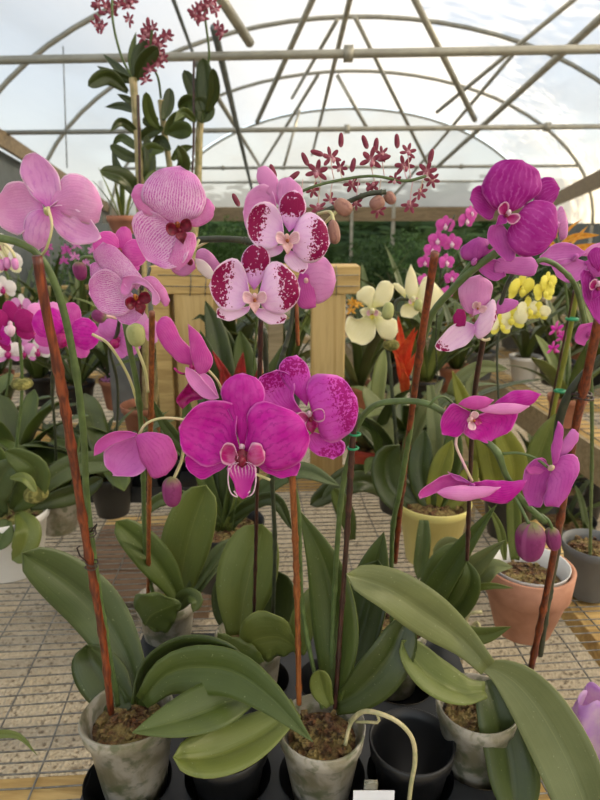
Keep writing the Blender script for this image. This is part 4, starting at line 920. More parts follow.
bflower(t3, 120, 252, .70, 27, 'dk' if 0 else 'mgp', 'mgp', 'lipr', (.2, -1, .1), .3, seed=9); bflower(t3, 118, 338, .80, 24, 'purl', 'purl', 'lipm', (.2, -1, -.3), .9, seed=2)
bflower(t3, 143, 330, .80, 20, 'mgpl', 'pk', 'lipm', seed=3)
bud(t3, (80, 271), .72, 8, 9.5, 'bud', V((.1, 0, -1)), [(80, 262, .72), (84, 257, .72), (100, 258, .73)], 'stem'); bud(t3, (99, 316), .72, 7.5, 7.5, 'bud', V((-.7, 0, .3)), [(106, 316, .72), (116, 318, .75)], 'pedp')
t4, c = potted(-2, 1.62, 'pale pink and white orchid spray at the far left edge', 'terra', .06, .10, 'orchid', name='potted_orchid')
tuft(t4, c, 8, .26, .06, ['l_a', 'l_d'], 'phal', (.4, 1.2), (.6, 1.3), 18)
stem(t4, [(0, 440, 1.6), (12, 350, 1.45), (10, 290, 1.4), (2, 262, 1.38)], .003, 'stem', nodes=3)
for x, y, q, a, b in ((6, 262, 17, 'wht', 'cream'), (4, 288, 13, 'wht', 'wht'), (22, 306, 13, 'pk', 'wht'), (34, 332, 15, 'pk', 'pk'), (8, 352, 15, 'wht', 'pk'), (26, 352, 13, 'wht', 'mgpl'), (38, 350, 13, 'pk', 'wht'), (2, 245, 12, 'wht', 'wht')):
    bflower(t4, x, y, 1.38, q, a, b, 'lipm')
for x, y in ((7, 263), (15, 264), (1, 265)): bud(t4, (x, y), 1.2, 4, 6, 'pk', V((0, 0, -1)), [(x, y-6, 1.2), (x-4, y-14, 1.2), (0, 240, 1.2)], 'ped')
# row of black liner pots in a shallow tray, left
t5 = thing('seedling_tray', 'flat black tray behind the leaning cane, holding square black pots', 'tray', PX(120, 1.42, BZ))
mb = MB(); c0 = PX(120, 1.42, BZ+.01); mb.box((c0.x, c0.y+.01, BZ+.012), (.40, .16, .018)); mb.build('tray_base', MT['tray'], t5, bevel=.003, smooth=False)
mb = MB()
for sg in (-1, 1): mb.box((c0.x+sg*.198, c0.y+.01, BZ+.03), (.006, .16, .03)); mb.box((c0.x, c0.y+.01+sg*.078, BZ+.03), (.40, .006, .03))
mb.build('tray_rim', MT['tray'], t5, smooth=False)
for i, px in enumerate((72, 103, 134, 168)):
    loc = PX(px, 1.42, BZ+.05); th = thing('seedling_pot', ('leftmost of the black pots in the flat tray', 'second black pot from the left in the flat tray', 'third black pot from the left in the flat tray', 'rightmost black pot in the flat tray')[i]+', with a small green plant', 'pot', (loc.x, loc.y, BZ+.022), 'black pots in the flat tray')
    potm(th, (loc.x, loc.y, BZ+.022), .036, .07, 'black'); tuft(th, (loc.x, loc.y, BZ+.085), 6, .16, .025, ['l_d', 'l_a'], 'point', (.7, 1.4), (.3, 1.2), 30+i)
# -- centre: dark strappy plant in a black pot, maroon spray
K1, c = potted(222, 1.02, 'dark strap-leaved orchid with an arching spray of small maroon flowers, at centre', 'black', .075, .12, 'orchid', name='potted_orchid')
for pts, w, m in (([(225, 530, 1.0), (200, 470, 1.0), (165, 425, .98), (152, 398, .97)], 12, 'l_d'), ([(225, 530, 1.0), (240, 470, 1.02), (262, 430, 1.05), (290, 400, 1.06)], 15, 'l_a'),
                  ([(222, 530, 1.0), (205, 480, 1.0), (190, 430, 1.0), (186, 390, 1.0)], 15, 'l_a'), ([(230, 530, 1.0), (225, 460, 1.02), (228, 400, 1.04)], 14, 'l_d'),
                  ([(230, 525, 1.0), (262, 490, 1.0), (300, 470, 1.0), (340, 486, 1.0)], 16, 'l_b'), ([(220, 525, 1.0), (190, 500, .98), (160, 500, .96), (140, 520, .95)], 13, 'l_b'),
                  ([(228, 520, 1.0), (250, 505, .98), (275, 500, .96), (292, 530, .95)], 12, 'l_d'), ([(220, 530, 1.0), (212, 470, 1.05), (208, 420, 1.08), (196, 370, 1.1)], 15, 'l_d'),
                  ([(230, 530, 1.0), (250, 470, 1.05), (275, 455, 1.05), (300, 450, 1.06)], 13, 'l_a'), ([(222, 525, 1.0), (195, 460, 1.05), (175, 450, 1.06), (155, 470, 1.06)], 12, 'l_a'),
                  ([(226, 530, 1.0), (240, 500, 1.0), (244, 440, 1.02), (252, 400, 1.05)], 13, 'l_l')):
    leaf(K1, m, pts, w*1.1, 'strap', roll=R.uniform(-30, 30))
stem(K1, [(232, 530, 1.0), (250, 400, .85), (262, 270, .70), (282, 205, .63), (305, 190, .61), (335, 181, .61), (372, 176, .61), (405, 181, .61), (426, 176, .61)], .0014, 'stem', nodes=0, n=60)
for i, (x, y, q, rot) in enumerate(((317, 172, 13, .2), (331, 158, 12, -.3), (352, 184, 10, 2.6), (371, 160, 14, .1), (382, 154, 9, .8), (404, 166, 12, -.4), (408, 152, 10, .3), (427, 172, 12, .3), (432, 180, 9, 2.8), (372, 186, 9, 3.0), (410, 205, 10, 2.7), (340, 168, 9, .6), (356, 203, 8, 3.1), (420, 192, 9, 2.3), (378, 210, 9, 3.3), (318, 208, 10, 3.0), (330, 200, 9, .4), (300, 215, 8, 3), (395, 180, 8, .1), (313, 190, 9, 2.4))):
    f = bflower(K1, x, y, .61+.006*(i % 3), q, 'den', 'den', 'denp', None, rot, 'den')
    mb = MB(); yy = 181; mb.tube([P(x, y, .612), P(x+1, (y+yy)/2, .612), P(x+3, 179, .611)], .0005, 5, n=6); mb.build('pedicel', MT['pedp'], f)
for x, y, ax in ((305, 159, (-.5, 0, 1)), (341, 140, (0, 0, 1)), (365, 142, (-.4, 0, 1)), (384, 158, (1, 0, .3)), (397, 141, (-.1, 0, 1)), (431, 156, (.2, 0, 1)), (353, 165, (.2, 0, 1)), (317, 153, (-1, 0, .3)), (372, 186, (.8, 0, .5)), (294, 176, (.8, 0, .6)), (273, 171, (-.4, 0, 1)), (236, 200, (-.5, 0, 1)), (376, 145, (.1, 0, 1))):
    bud(K1, (x, y), .61, 3.2, 7, 'den', V(ax))
stem(K1, [(318, 214, .60), (345, 203, .60), (368, 194, .59), (386, 192, .59)], .0023, 'stemd', nodes=2)
bud(K1, (377, 203), .59, 8, 8, 'budb', V((-.7, 0, -.4))); bud(K1, (390, 198), .60, 6.5, 7, 'budb', V((.6, 0, -.6)))
K2, c = potted(240, 1.36, 'small bromeliad with dark red bracts, seen between the pine posts', 'black', .05, .20, 'bromeliad', name='potted_bromeliad')
for pts, w in (([(242, 400, 1.36), (240, 378, 1.34), (243, 352, 1.33)], 13), ([(240, 402, 1.36), (228, 380, 1.34), (212, 350, 1.33)], 10), ([(244, 402, 1.36), (256, 385, 1.34), (262, 360, 1.33)], 10), ([(240, 405, 1.36), (224, 385, 1.33), (222, 362, 1.32)], 8)):
    leaf(K2, 'redd', pts, w, 'point', name='bract')
for pts, w, m in (([(236, 440, 1.38), (215, 400, 1.36), (208, 360, 1.35), (200, 330, 1.35)], 20, 'l_d'), ([(240, 440, 1.38), (262, 400, 1.36), (278, 365, 1.35), (282, 345, 1.35)], 22, 'l_b'), ([(236, 440, 1.38), (225, 380, 1.4), (215, 330, 1.42), (205, 300, 1.43)], 24, 'l_d'),
                  ([(240, 440, 1.38), (245, 380, 1.42), (240, 330, 1.44)], 26, 'l_a'), ([(236, 440, 1.38), (205, 420, 1.3), (190, 415, 1.3)], 14, 'l_d'), ([(238, 440, 1.38), (230, 350, 1.44), (205, 318, 1.43), (192, 320, 1.42)], 14, 'l_d')):
    leaf(K2, m, pts, w, 'strap')
# -- cream orchid, red bromeliad, red pot, yellow pot
K3, c = potted(398, 1.32, 'cream-yellow orchid with waxy petals, behind the leaning cane right of the post', 'black', .055, .11, 'orchid', name='potted_orchid')
tuft(K3, c, 9, .24, .05, ['l_a', 'l_d', 'l_g'], 'strap', (.5, 1.3), (.6, 1.4), 51)
stem(K3, [(398, 520, 1.3), (396, 440, 1.28), (391, 380, 1.26), (388, 345, 1.25), (392, 318, 1.24), (398, 300, 1.24), (414, 300, 1.25)], .0042, 'stemd', nodes=3)
for a in (([(375, 312, 0), (365, 318, 0), (354, 312, 0), (345, 0, 0)],),): pass
flower(K3, 1.20, (372, 312), [('sepal', 'cream', [(372, 312), (366, 305), (357, 300), (357, 292), (366, 286), (375, 290)], 3), ('petal', 'cream', [(373, 308), (374, 295), (380, 282), (389, 281), (394, 288), (388, 304)], 3), ('petal', 'cream', [(372, 312), (358, 319), (348, 317), (345, 330), (352, 342), (364, 345), (374, 338), (376, 322)], 4), ('petal', 'cream', [(375, 316), (386, 317), (396, 320), (398, 332), (392, 340), (382, 338), (376, 328)], 3), ('sepal', 'cream', [(372, 306), (360, 310), (364, 318), (372, 320), (382, 314)], 2)], 'cream', (7, 'cream', 'yel', 0, -1), None)
flower(K3, 1.22, (413, 300), [('petal', 'cream', [(412, 304), (405, 290), (407, 274), (411, 264), (416, 276), (419, 296)], 3), ('petal', 'cream', [(415, 300), (420, 284), (427, 276), (436, 284), (444, 293), (441, 306), (430, 316), (420, 312)], 4), ('sepal', 'cream', [(410, 303), (402, 306), (401, 316), (412, 318), (420, 310)], 3), ('sepal', 'cream', [(405, 298), (396, 290), (392, 284), (398, 283), (406, 291)], 3)], 'cream', (6, 'cream', 'yel', .3, -1), None)
bud(K3, (388, 311), 1.15, 7, 9, 'budg', V((.1, 0, 1))); bud(K3, (418, 305), 1.17, 5, 6, 'budg', V((.1, 0, 1)))
mb = MB(); mb.ell(P(391, 345, 1.25), (.018, .018, .012), n=10, k=6); mb.build('moss', MT['moss'], K3)
K4, c = potted(407, 1.52, 'bromeliad with a tall bright red-orange bract spike beside the cream orchid', 'black', .055, .11, 'bromeliad', name='potted_bromeliad')
for pts, w in (([(404, 392, 1.48), (402, 360, 1.46), (400, 335, 1.45), (398, 315, 1.44)], 13), ([(404, 390, 1.47), (406, 360, 1.45), (412, 340, 1.44), (418, 330, 1.42)], 10), ([(404, 385, 1.46), (400, 365, 1.43), (394, 352, 1.42)], 10), ([(405, 380, 1.46), (410, 366, 1.43), (418, 350, 1.42)], 8),
               ([(403, 370, 1.45), (403, 350, 1.42), (410, 338, 1.40), (415, 327, 1.38)], 9), ([(404, 395, 1.46), (405, 380, 1.42), (402, 368, 1.40)], 11), ([(402, 360, 1.46), (393, 348, 1.45), (384, 340, 1.44)], 6)):
    leaf(K4, 'redbr', pts, w*.9, 'point', name='bract')
mb = MB(); mb.tube([P(406, 470, 1.5), P(404, 390, 1.48)], .008, 8); mb.build('stalk', MT['stem'], K4)
tuft(K4, c, 12, .34, .035, ['l_a', 'l_l', 'l_d'], 'strap', (.5, 1.2), (.6, 1.6), 53)
K5, c = potted(372, 1.46, 'leafy plant in a red-orange pot behind the dark cane at centre', 'potr', .062, .11)
tuft(K5, c, 12, .30, .04, ['l_a', 'l_g', 'l_l', 'l_d'], 'strap', (.5, 1.35), (.5, 1.4), 54)
for pts, w, m in (([(372, 470, 1.3), (350, 475, 1.25), (325, 495, 1.22), (310, 505, 1.2)], 22, 'l_d'), ([(395, 500, 1.25), (370, 482, 1.2), (345, 485, 1.18), (322, 500, 1.17)], 22, 'l_d'), ([(430, 385, 1.25), (434, 420, 1.2), (436, 450, 1.18), (433, 473, 1.17)], 16, 'l_g'), ([(380, 470, 1.3), (375, 430, 1.28), (350, 420, 1.28), (345, 450, 1.27)], 12, 'l_a'), ([(352, 540, 1.15), (348, 520, 1.15), (340, 500, 1.15), (333, 488, 1.15)], 18, 'l_a')):
    leaf(K5, m, pts, w, 'phal', roll=R.uniform(-30, 30))
K6, c = potted(432, 1.10, 'green leafy orchid in a pale yellow glazed pot', 'poty', .068, .125, 'orchid', name='potted_orchid')
for pts, w, m in (([(424, 520, 1.02), (423, 545, 1.0), (418, 580, .98)], 15, 'l_a'), ([(430, 510, 1.1), (395, 490, 1.12), (388, 460, 1.13), (400, 445, 1.13)], 34, 'l_d'), ([(432, 510, 1.1), (440, 470, 1.1), (452, 440, 1.1)], 20, 'l_y'), ([(435, 510, 1.1), (450, 470, 1.12), (455, 420, 1.14)], 20, 'l_a'),
                  ([(430, 510, 1.1), (420, 470, 1.12), (425, 430, 1.14)], 24, 'l_d'), ([(436, 512, 1.1), (462, 490, 1.1), (476, 460, 1.1)], 20, 'l_y'), ([(452, 560, .98), (440, 555, .98), (445, 545, .98), (460, 540, .98)], 14, 'l_g')):
    leaf(K6, m, pts, w, 'strap', roll=R.uniform(-25, 25))
K7, c = potted(508, 1.20, 'orchid with yellow-green strap leaves and yellow flowers behind the terracotta pot', 'black', .055, .10, 'orchid', name='potted_orchid')
for pts, w, m in (([(505, 520, 1.18), (492, 470, 1.17), (485, 440, 1.16), (470, 410, 1.15)], 22, 'l_y'), ([(510, 520, 1.18), (515, 470, 1.16), (505, 440, 1.15), (495, 418, 1.15)], 26, 'l_y'), ([(512, 520, 1.18), (535, 470, 1.16), (548, 435, 1.15), (558, 412, 1.15)], 28, 'l_l'), ([(500, 510, 1.2), (478, 450, 1.22), (470, 420, 1.24), (452, 370, 1.25)], 18, 'l_y'),
                  ([(500, 515, 1.2), (488, 440, 1.25), (470, 385, 1.28), (492, 370, 1.3)], 14, 'l_g'), ([(512, 520, 1.2), (545, 500, 1.2), (555, 470, 1.2)], 20, 'l_a'), ([(450, 395, 1.3), (458, 380, 1.3), (480, 367, 1.3), (508, 369, 1.3)], 13, 'l_g')):
    leaf(K7, m, pts, w, 'strap', roll=R.uniform(-20, 20))
stem(K7, [(508, 510, 1.2), (500, 420, 1.2), (498, 340, 1.2), (515, 306, 1.2), (540, 285, 1.2)], .0022, 'stemd', nodes=2)
for x, y, q in ((512, 318, 15), (520, 288, 17), (543, 292, 13), (528, 310, 14), (500, 325, 14), (538, 312, 12), (548, 282, 11)): bflower(K7, x, y, 1.19, q, 'yel' if y < 300 else 'cream', 'yel', 'yel', seed=x)
K8, c = potted(532, 1.30, 'thin green cane orchid tied with green clips, a few small magenta flowers', 'black', .04, .09, 'orchid', name='potted_orchid')
stem(K8, [(532, 520, 1.3), (545, 450, 1.2), (560, 380, 1.15), (572, 320, 1.1), (578, 285, 1.08)], .0042, 'l_y', nodes=5)
stake(K8, [(530, 520, 1.3), (543, 448, 1.18), (556, 380, 1.13), (568, 320, 1.08), (574, 290, 1.06)], .0020, 'staked', 3)
for px, py, Y in ((572, 319, 1.08), (560, 391, 1.13)):
    mb = MB(); c0 = P(px, py, Y); mb.tube([c0+V((math.cos(q)*.009, math.sin(q)*.009, 0)) for q in [x*.7 for x in range(10)]], .003, 6); mb.build('clip', MT['clip'], K8)
for x, y, q in ((556, 330, 10), (553, 349, 9), (563, 338, 8)): bflower(K8, x, y, 1.3, q, 'mg', 'mgp', 'lipm', shape='den')
K9, c = potted(440, 1.75, 'small pink moth orchid with a column of tiny flowers above the cane tip', 'black', .05, .09, 'orchid', name='potted_orchid', z=BZ)
tuft(K9, c, 8, .2, .04, ['l_a', 'l_d'], 'phal', (.5, 1.2), (.6, 1.3), 61)
stem(K9, [(440, 430, 1.75), (436, 340, 1.7), (440, 280, 1.65), (446, 235, 1.6), (455, 215, 1.6)], .002, 'stemd')
for x, y, q in ((445, 225, 10), (438, 240, 10), (452, 243, 10), (432, 250, 9), (446, 262, 9), (466, 220, 10), (425, 262, 8), (424, 280, 7), (452, 278, 8), (427, 292, 7), (447, 292, 7), (471, 213, 8)): bflower(K9, x, y, 1.6, q, 'mgp', 'mgp', 'lipw', seed=x)
# orange flowering plant at right
K10, c = potted(566, 1.95, 'orange flowering orchid behind the big purple flower at the right', 'terra', .06, .1, 'orchid', name='potted_orchid')
tuft(K10, c, 10, .3, .04, ['l_a', 'l_l'], 'strap', (.7, 1.3), (.4, 1.2), 62)
stem(K10, [(566, 400, 1.95), (568, 320, 1.9), (562, 260, 1.85), (556, 235, 1.85)], .004, 'stem')
for pts, w in (([(552, 240, 1.84), (550, 222, 1.84), (553, 202, 1.84)], 9), ([(556, 238, 1.84), (552, 226, 1.83), (547, 210, 1.83)], 7), ([(558, 232, 1.83), (562, 222, 1.83), (563, 208, 1.83)], 9), ([(560, 245, 1.83), (575, 237, 1.82), (600, 235, 1.8)], 7), ([(556, 246, 1.83), (545, 242, 1.82), (538, 252, 1.8)], 7), ([(565, 250, 1.83), (582, 248, 1.82), (602, 244, 1.8)], 8), ([(570, 246, 1.8), (582, 232, 1.8), (588, 226, 1.8)], 3), ([(560, 240, 1.85), (570, 228, 1.85), (582, 219, 1.85)], 3)):
    leaf(K10, 'orange', pts, w, 'point', name='petal')
# light purple flowers at right behind the deep purple ones
K11, c = potted(590, .98, 'light purple orchid at the right edge behind the deep purple flower', 'potg', .05, .10, 'orchid', name='potted_orchid')
stem(K11, [(590, 560, .95), (592, 420, .75), (586, 330, .66), (578, 290, .62), (572, 272, .61)], .0024, 'stem', nodes=3)
stem(K11, [(586, 330, .66), (576, 288, .60), (560, 268, .585), (545, 260, .58), (536, 262, .58)], .0024, 'stem', nodes=2)
flower(K11, .60, (575, 258), [('petal', 'purl', [(586, 252), (570, 243), (555, 244), (540, 256), (540, 264), (556, 266), (572, 262)], 3), ('petal', 'purl', [(588, 262), (572, 258), (552, 262), (556, 276), (568, 283), (582, 278)], 3), ('sepal', 'mgpl', [(580, 256), (590, 246), (606, 242), (612, 250), (600, 256)], 3), ('petal', 'purp', [(584, 262), (600, 256), (614, 262), (606, 276), (592, 276)], 3)], 'purl', None, None)
flower(K11, .62, (556, 226), [('petal', 'pk', [(562, 226), (556, 214), (562, 206), (568, 222), (567, 236), (560, 240)], 3)], 'pk', None, None)
# -- tall dendrobium canes, upper left
DD, c = potted(148, 1.72, 'tall cane orchid with pale banded canes and sprays of maroon flowers, upper left', 'terra', .07, .14, 'orchid', name='potted_orchid')
def cane(pts, r, m='cane'):
    ks = [i/9 for i in range(1, 10)]; mb = MB(); mb.tube([P(*p) for p in pts], lambda t: r*(.8+.3*math.sin(min(1, t*1.2)*math.pi))*(1+.10*max(math.exp(-((t-q)*60)**2) for q in ks)), 12, n=50); return mb.build('cane', MT[m], DD)
cane([(146, 420, 1.72), (143, 300, 1.72), (140, 180, 1.7), (137, 130, 1.7), (133, 78, 1.7)], .012)
cane([(152, 420, 1.74), (166, 300, 1.74), (171, 190, 1.74), (164, 130, 1.74), (161, 100, 1.74)], .010)
cane([(156, 420, 1.76), (185, 300, 1.75), (197, 190, 1.75), (199, 140, 1.75), (202, 105, 1.75)], .012)
stake(DD, [(141, 420, 1.68), (140, 200, 1.66), (138, 95, 1.65)], .0035, 'staked', 2); stake(DD, [(160, 420, 1.7), (190, 200, 1.7), (194, 60, 1.7)], .003, 'staked', 2)
lv = [([(135, 85), (120, 70), (103, 54)], 9, 'l_d'), ([(135, 82), (115, 75), (97, 66)], 9, 'l_d'), ([(128, 92), (108, 77), (88, 86)], 15, 'l_d'), ([(133, 78), (132, 55), (136, 32)], 8, 'l_a'), ([(135, 78), (140, 55), (150, 40)], 15, 'l_d'), ([(136, 80), (145, 62), (158, 47)], 16, 'l_d'),
      ([(137, 112), (122, 106), (105, 107)], 8, 'l_d'), ([(137, 105), (125, 98), (117, 94)], 7, 'l_d'), ([(139, 135), (122, 122), (110, 132)], 9, 'l_d'), ([(140, 150), (122, 138), (112, 146)], 9, 'l_a'), ([(141, 160), (125, 155), (110, 145)], 12, 'l_d'), ([(141, 200), (125, 178), (100, 170)], 17, 'l_d'), ([(142, 190), (120, 172), (112, 148)], 10, 'l_d'),
      ([(143, 190), (150, 165), (146, 135)], 12, 'l_d'), ([(160, 130), (150, 115), (146, 92)], 12, 'l_a'), ([(163, 120), (168, 105), (170, 88)], 12, 'l_d'), ([(165, 135), (177, 118), (186, 117)], 12, 'l_a'), ([(168, 133), (182, 130), (192, 132)], 17, 'l_y' if 0 else 'l_a'), ([(163, 128), (150, 132), (140, 140)], 12, 'l_a'),
      ([(158, 118), (150, 122), (143, 118)], 11, 'l_d'), ([(172, 185), (184, 165), (178, 145)], 13, 'l_d'), ([(170, 200), (180, 190), (186, 165)], 15, 'l_d'), ([(164, 150), (150, 150), (142, 165)], 14, 'l_a'), ([(168, 175), (152, 178), (148, 200)], 12, 'l_a'),
      ([(203, 118), (196, 95), (184, 70)], 15, 'l_d'), ([(204, 112), (205, 85), (203, 58)], 18, 'l_d'), ([(207, 112), (214, 92), (213, 68)], 12, 'l_d'), ([(202, 122), (190, 102), (178, 108)], 14, 'l_a'), ([(200, 122), (205, 110), (196, 98)], 20, 'l_d'), ([(196, 122), (184, 112), (174, 122)], 9, 'l_a'), ([(170, 150), (160, 140), (150, 150)], 10, 'l_d'), ([(172, 160), (182, 150), (194, 146)], 9, 'l_a')]
for i, (pts, w, m) in enumerate(lv): leaf(DD, m, [(x, y, 1.70-.03*j*((i % 3)-1)) for j, (x, y) in enumerate(pts)], w, 'oval' if w > 10 else 'point', roll=R.uniform(-30, 30))
stem(DD, [(133, 80, 1.7), (121, 55, 1.68), (113, 22, 1.66), (112, -10, 1.66)], .003, 'stem'); stem(DD, [(161, 98, 1.74), (158, 78, 1.7), (150, 58, 1.68), (152, 30, 1.66)], .003, 'stem'); stem(DD, [(208, 70, 1.74), (209, 50, 1.72), (205, 15, 1.7), (206, -10, 1.7)], .003, 'stem')
for i, (x, y) in enumerate(((98, 4), (106, 6), (119, 4), (128, 6), (113, 14), (97, 26), (102, 27), (129, 20), (110, 10), (132, 2), (144, 37), (149, 34), (155, 40), (160, 45), (158, 52), (166, 38), (163, 58), (150, 70), (146, 80), (158, 64), (153, 28), (147, 30), (167, 36), (195, 12), (200, 8), (206, 6), (196, 18), (202, 18), (216, 10), (218, 28), (222, 33), (211, 4), (152, 47), (155, 56))):
    bflower(DD, x, y, 1.67, 8, 'den', 'den', 'denp', None, R.uniform(-1, 1)*1.5, 'den')
for x, y, ax in ((95, 6, (-1, 0, 0)), (102, 13, (-1, 0, .1)), (148, 22, (0, 0, 1)), (169, 34, (.4, 0, 1)), (130, 1, (1, 0, .3)), (97, 18, (-.5, 0, .6)), (191, 12, (-.6, 0, .4)), (164, 36, (-.2, 0, 1))): bud(DD, (x, y), 1.67, 2.5, 4.5, 'den', V(ax))




SHz = P(124, 234, 2.05).z
st_ = thing('pot_stand', 'grey upturned crate raising a small terracotta pot left of the pale canes', 'crate', PX(124, 2.05, BZ))
q = P(124, 234, 2.05); mb = MB(); mb.box((q.x, q.y, (BZ+SHz)/2), (.13, .13, SHz-BZ-.008)); mb.build('crate_body', MT['potg'], st_, smooth=False, bevel=.004); mb = MB(); mb.box((q.x, q.y, SHz-.006), (.145, .145, .012)); mb.build('crate_rim', MT['potg'], st_, smooth=False)
SH = thing('potted_plant', 'small terracotta pot with thin green shoots, seen just left of the pale canes', 'potted plant', (q.x, q.y, SHz+.001)); potm(SH, (q.x, q.y, SHz+.001), .048, .055, 'terra')
tuft(SH, (q.x, q.y, SHz+.05), 7, .17, .012, ['l_l', 'l_a'], 'point', (1.1, 1.5), (.1, .5), 71)
# -- filler rows: each plant placed on its bench
rows = [  # px, Y, pot, r, h, n, L, w, mats, kind, label
 (20, 1.36, 'black', .05, .10, 9, .24, .055, ['l_a', 'l_d'], 'phal', 'broad-leaved plant in a black pot behind the white pot'),
 (78, 2.10, 'black', .06, .11, 14, .34, .03, ['l_a', 'l_d', 'l_l'], 'point', 'narrow-leaved bushy plant left of the leaning cane, on the second bench'),
 (118, 2.15, 'terra', .06, .11, 14, .36, .035, ['l_d', 'l_a'], 'point', 'bushy dark plant in a terracotta pot left of the pine frame'),
 (40, 2.20, 'black', .06, .11, 12, .32, .05, ['l_d', 'l_a'], 'phal', 'dark broad-leaved plant far left on the second bench'),
 (142, 2.45, 'potg', .06, .11, 14, .40, .035, ['l_a', 'l_l'], 'point', 'light green grassy plant directly left of the pine frame'),
 (-2, 2.25, 'terra', .06, .11, 12, .34, .05, ['l_a', 'l_d'], 'phal', 'leafy plant cut by the left edge on the second bench'),
 (85, 2.9, 'black', .07, .12, 16, .50, .03, ['l_l', 'l_a'], 'point', 'tall feathery plant beside the hanging bud at upper left'),
 (55, 3.0, 'black', .07, .12, 16, .46, .03, ['l_a', 'l_d'], 'point', 'tall dark grassy plant behind the magenta orchid'),
 (120, 3.1, 'terra', .07, .12, 16, .46, .035, ['l_d', 'l_a', 'l_l'], 'point', 'tall grassy plant near the left end of the pine beam'),
 (20, 2.9, 'black', .07, .12, 14, .42, .04, ['l_a', 'l_d'], 'point', 'tall plant at far left behind the tan rail'),
 (195, 2.1, 'black', .07, .12, 14, .42, .05, ['l_d', 'l_a'], 'strap', 'dark strap-leaved plant behind the left pine post'),
 (235, 2.2, 'black', .07, .12, 14, .44, .05, ['l_a', 'l_d'], 'strap', 'dark leafy plant seen through the pine frame'),
 (285, 2.15, 'potg', .07, .12, 14, .42, .045, ['l_d', 'l_l'], 'strap', 'strap-leaved plant seen through the pine frame, nearest the right post'),
 (358, 2.08, 'terra', .065, .11, 14, .38, .035, ['l_a', 'l_g', 'l_d'], 'strap', 'arching grassy plant just right of the pine frame'),
 (385, 2.4, 'black', .07, .12, 14, .42, .04, ['l_d', 'l_a'], 'strap', 'dark arching plant behind the cream orchid'),
 (425, 2.15, 'black', .065, .11, 14, .36, .035, ['l_a', 'l_l'], 'strap', 'grassy plant behind the upper leaning cane'),
 (455, 2.35, 'terra', .065, .11, 14, .38, .035, ['l_a', 'l_d'], 'strap', 'strap-leaved plant in terracotta below the purple orchid'),
 (480, 2.6, 'potg', .065, .12, 14, .36, .035, ['l_g', 'l_d'], 'strap', 'grey-green plant beyond the pale blotched flower'),
 (410, 3.0, 'black', .08, .13, 14, .5, .045, ['l_d', 'l_a'], 'point', 'tall dark plant between the cream orchid and the end wall'),
 (365, 3.1, 'black', .08, .13, 14, .5, .045, ['l_a', 'l_d'], 'point', 'tall leafy plant right behind the pine beam end'),
 (445, 3.3, 'black', .08, .13, 14, .48, .04, ['l_d', 'l_l'], 'point', 'tall plant below the tiny pink flowers'),
 (479, 3.6, 'terra', .08, .13, 14, .5, .045, ['l_a', 'l_d'], 'point', 'tall dark plant behind the yellow flowers'),
 (524, 2.55, 'potw', .062, .11, 12, .30, .03, ['l_d', 'l_a'], 'strap', 'strap-leaved plant in a white pot on the right-hand bench'),
 (556, 2.5, 'black', .075, .10, 12, .30, .03, ['l_g', 'l_d'], 'strap', 'plant in a wide black pot on the right-hand bench'),
 (578, 2.75, 'terra', .085, .11, 12, .36, .03, ['l_d', 'l_a'], 'strap', 'plant in a wide terracotta bowl on the right-hand bench'),
 (540, 3.1, 'black', .08, .12, 14, .42, .035, ['l_a', 'l_d'], 'strap', 'taller plant behind the white pot on the right-hand bench'),
 (600, 2.5, 'black', .08, .12, 12, .34, .035, ['l_d', 'l_l'], 'strap', 'plant cut by the right edge on the right-hand bench'),
 (597, 3.3, 'black', .08, .12, 14, .44, .04, ['l_a', 'l_d'], 'point', 'bushy plant at far right in front of the railing'),
 (514, 3.3, 'potg', .08, .12, 12, .36, .035, ['l_d', 'l_a'], 'strap', 'plant in a grey pot beside the railing post'),
]
for i, (px, Y, pm, r, h, n, L, w, ms, kd, lab) in enumerate(rows):
    th, c = potted(px, Y, lab, pm, r, h, name='potted_plant')
    tuft(th, c, n, L, w, ms, kd, (.75, 1.45), (.3, 1.4), 100+i)
    fy = {6: (252, 'mgpl'), 7: (250, 'ros'), 2: (372, 'pk'), 21: (322, 'mgpl'), 25: (345, 'pk'), 20: (335, 'orange'), 8: (262, 'wht'), 13: (300, 'orange')}.get(i)
    if fy:
        for q in range(5):
            x, y = px+R.uniform(-13, 13), fy[0]+R.uniform(-12, 12); bflower(th, x, y, Y-.04, 6, fy[1], fy[1], None, shape='den')
            mb = MB(); mb.tube([P(x, y, Y-.035), c.lerp(P(x, y, Y), .5)+V((.01, 0, .05)), c], .0015, 5, n=8); mb.build('flower_stem', MT['stem'], th)
# pots on the ground right of the bench
for i, (px, Y, r, lab, m) in enumerate(((556, 2.75, .13, 'black nursery pot on the ground beyond the bench, nearest the aisle', 'black'), (585, 2.95, .13, 'black nursery pot on the ground at the right, furthest back', 'black'), (590, 2.15, .13, 'dark grey pot on the ground at the right edge', 'potg'), (534, 3.0, .12, 'black nursery pot on the ground, half hidden by the hanging flower', 'black'), (566, 2.4, .12, 'black nursery pot on the ground just behind the leaning cane', 'black'))):
    loc = PX(px, Y, .3); th = thing('nursery_pot', lab, 'pot', (loc.x, loc.y, .003), 'pots on the ground at the right'); potm(th, (loc.x, loc.y, .003), r, .26, m, taper=.75); tuft(th, (loc.x, loc.y, .24), 7, .34, .03, ['l_a', 'l_d'], 'strap', (.7, 1.3), (.5, 1.5), 200+i)
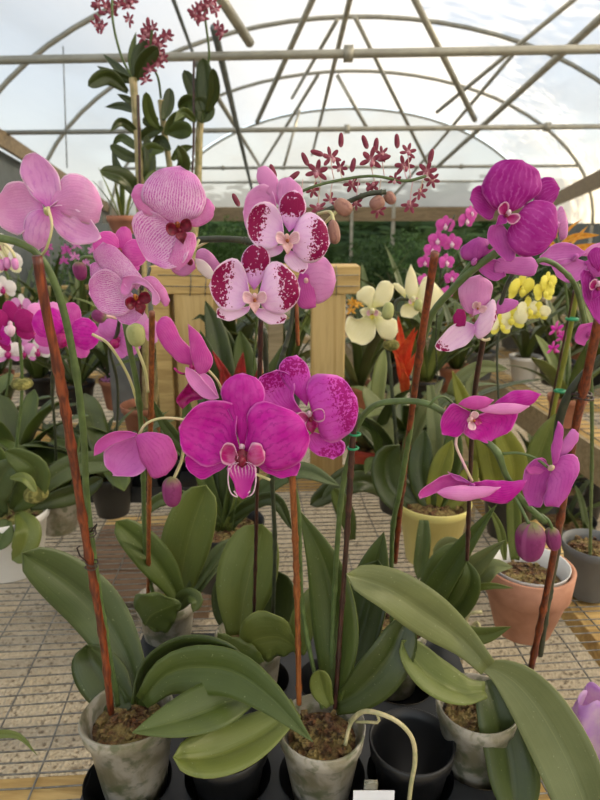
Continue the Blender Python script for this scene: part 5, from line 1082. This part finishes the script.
# shrubs on the floor towards the far end
for i, (px, Y, s, kd) in enumerate(((60, 6.2, .2, 0), (85, 7.6, .30, 1), (140, 9, .33, 0), (215, 10.5, .36, 1), (300, 10.5, .36, 0), (372, 9.5, .33, 0), (425, 8.4, .32, 1), (478, 9.4, .34, 0), (528, 8.0, .30, 1), (580, 7.2, .30, 0), (620, 6.4, .28, 1))):
    loc = PX(px, Y, 1.0); th = thing('shrub', ('shrub inside the far end, leftmost of the row', 'second shrub from the left at the far end', 'third shrub from the left at the far end', 'shrub at the far end behind the left pine post', 'shrub at the far end in the middle, behind the pine beam', 'shrub at the far end just right of the pine beam', 'light shrub at the far end above the cream orchid', 'dark shrub at the far end left of the purple orchid', 'light shrub at the far end behind the purple orchid', 'shrub at the far end under the orange flowers', 'rightmost shrub of the far end row')[i], 'shrub', (loc.x, loc.y, 0), 'shrubs at the far end of the greenhouse')
    o = crowns[kd].copy(); COL.objects.link(o); o.name = 'foliage'; o.parent = th; o.location = (0, 0, .05); s *= .72; o.scale = (s, s, s*1.45); o.rotation_euler = (0, 0, i*1.1)
    mb = MB(); mb.tube([(loc.x, loc.y, 0), (loc.x+.02, loc.y, .6)], .025, 6); mb.build('stem', MT['woodd'], th)
EXPO = -0.15
# ============================================================ LIGHT, CAMERA
w = bpy.data.worlds.new('World'); S.world = w; w.use_nodes = True; nt = w.node_tree; nt.nodes.clear()
sky = nt.nodes.new('ShaderNodeTexSky'); sky.sky_type = 'NISHITA'; sky.sun_disc = False
sky.sun_elevation = math.radians(29); sky.sun_rotation = math.radians(86); sky.air_density = 1.2; sky.dust_density = 1.0; sky.ozone_density = 1.5
bg = nt.nodes.new('ShaderNodeBackground'); bg.inputs[1].default_value = .42; wo = nt.nodes.new('ShaderNodeOutputWorld')
hs = nt.nodes.new('ShaderNodeHueSaturation'); hs.inputs['Saturation'].default_value = .5
nt.links.new(sky.outputs[0], hs.inputs['Color']); nt.links.new(hs.outputs[0], bg.inputs[0]); nt.links.new(bg.outputs[0], wo.inputs[0])
sl = bpy.data.lights.new('sun', 'SUN'); sl.energy = 8.0; sl.color = (1, .80, .52); sl.angle = math.radians(1.2)
so = bpy.data.objects.new('sun', sl); COL.objects.link(so); so.rotation_euler = (-V((.93, .06, .52))).to_track_quat('-Z', 'Y').to_euler()
cd = bpy.data.cameras.new('camera'); co = bpy.data.objects.new('camera', cd); COL.objects.link(co); S.camera = co
co.location = CAM; co.rotation_euler = (math.pi/2-PITCH, 0, 0); cd.sensor_fit = 'HORIZONTAL'; cd.sensor_width = 36; cd.lens = 36*F/600; cd.clip_start = .02; cd.clip_end = 300
cd.dof.use_dof = True; cd.dof.focus_distance = .56; cd.dof.aperture_fstop = 15
vs = S.view_settings; vs.view_transform = 'Standard'; vs.look = 'None'; vs.gamma = 1; vs.use_curve_mapping = False; vs.exposure = EXPO
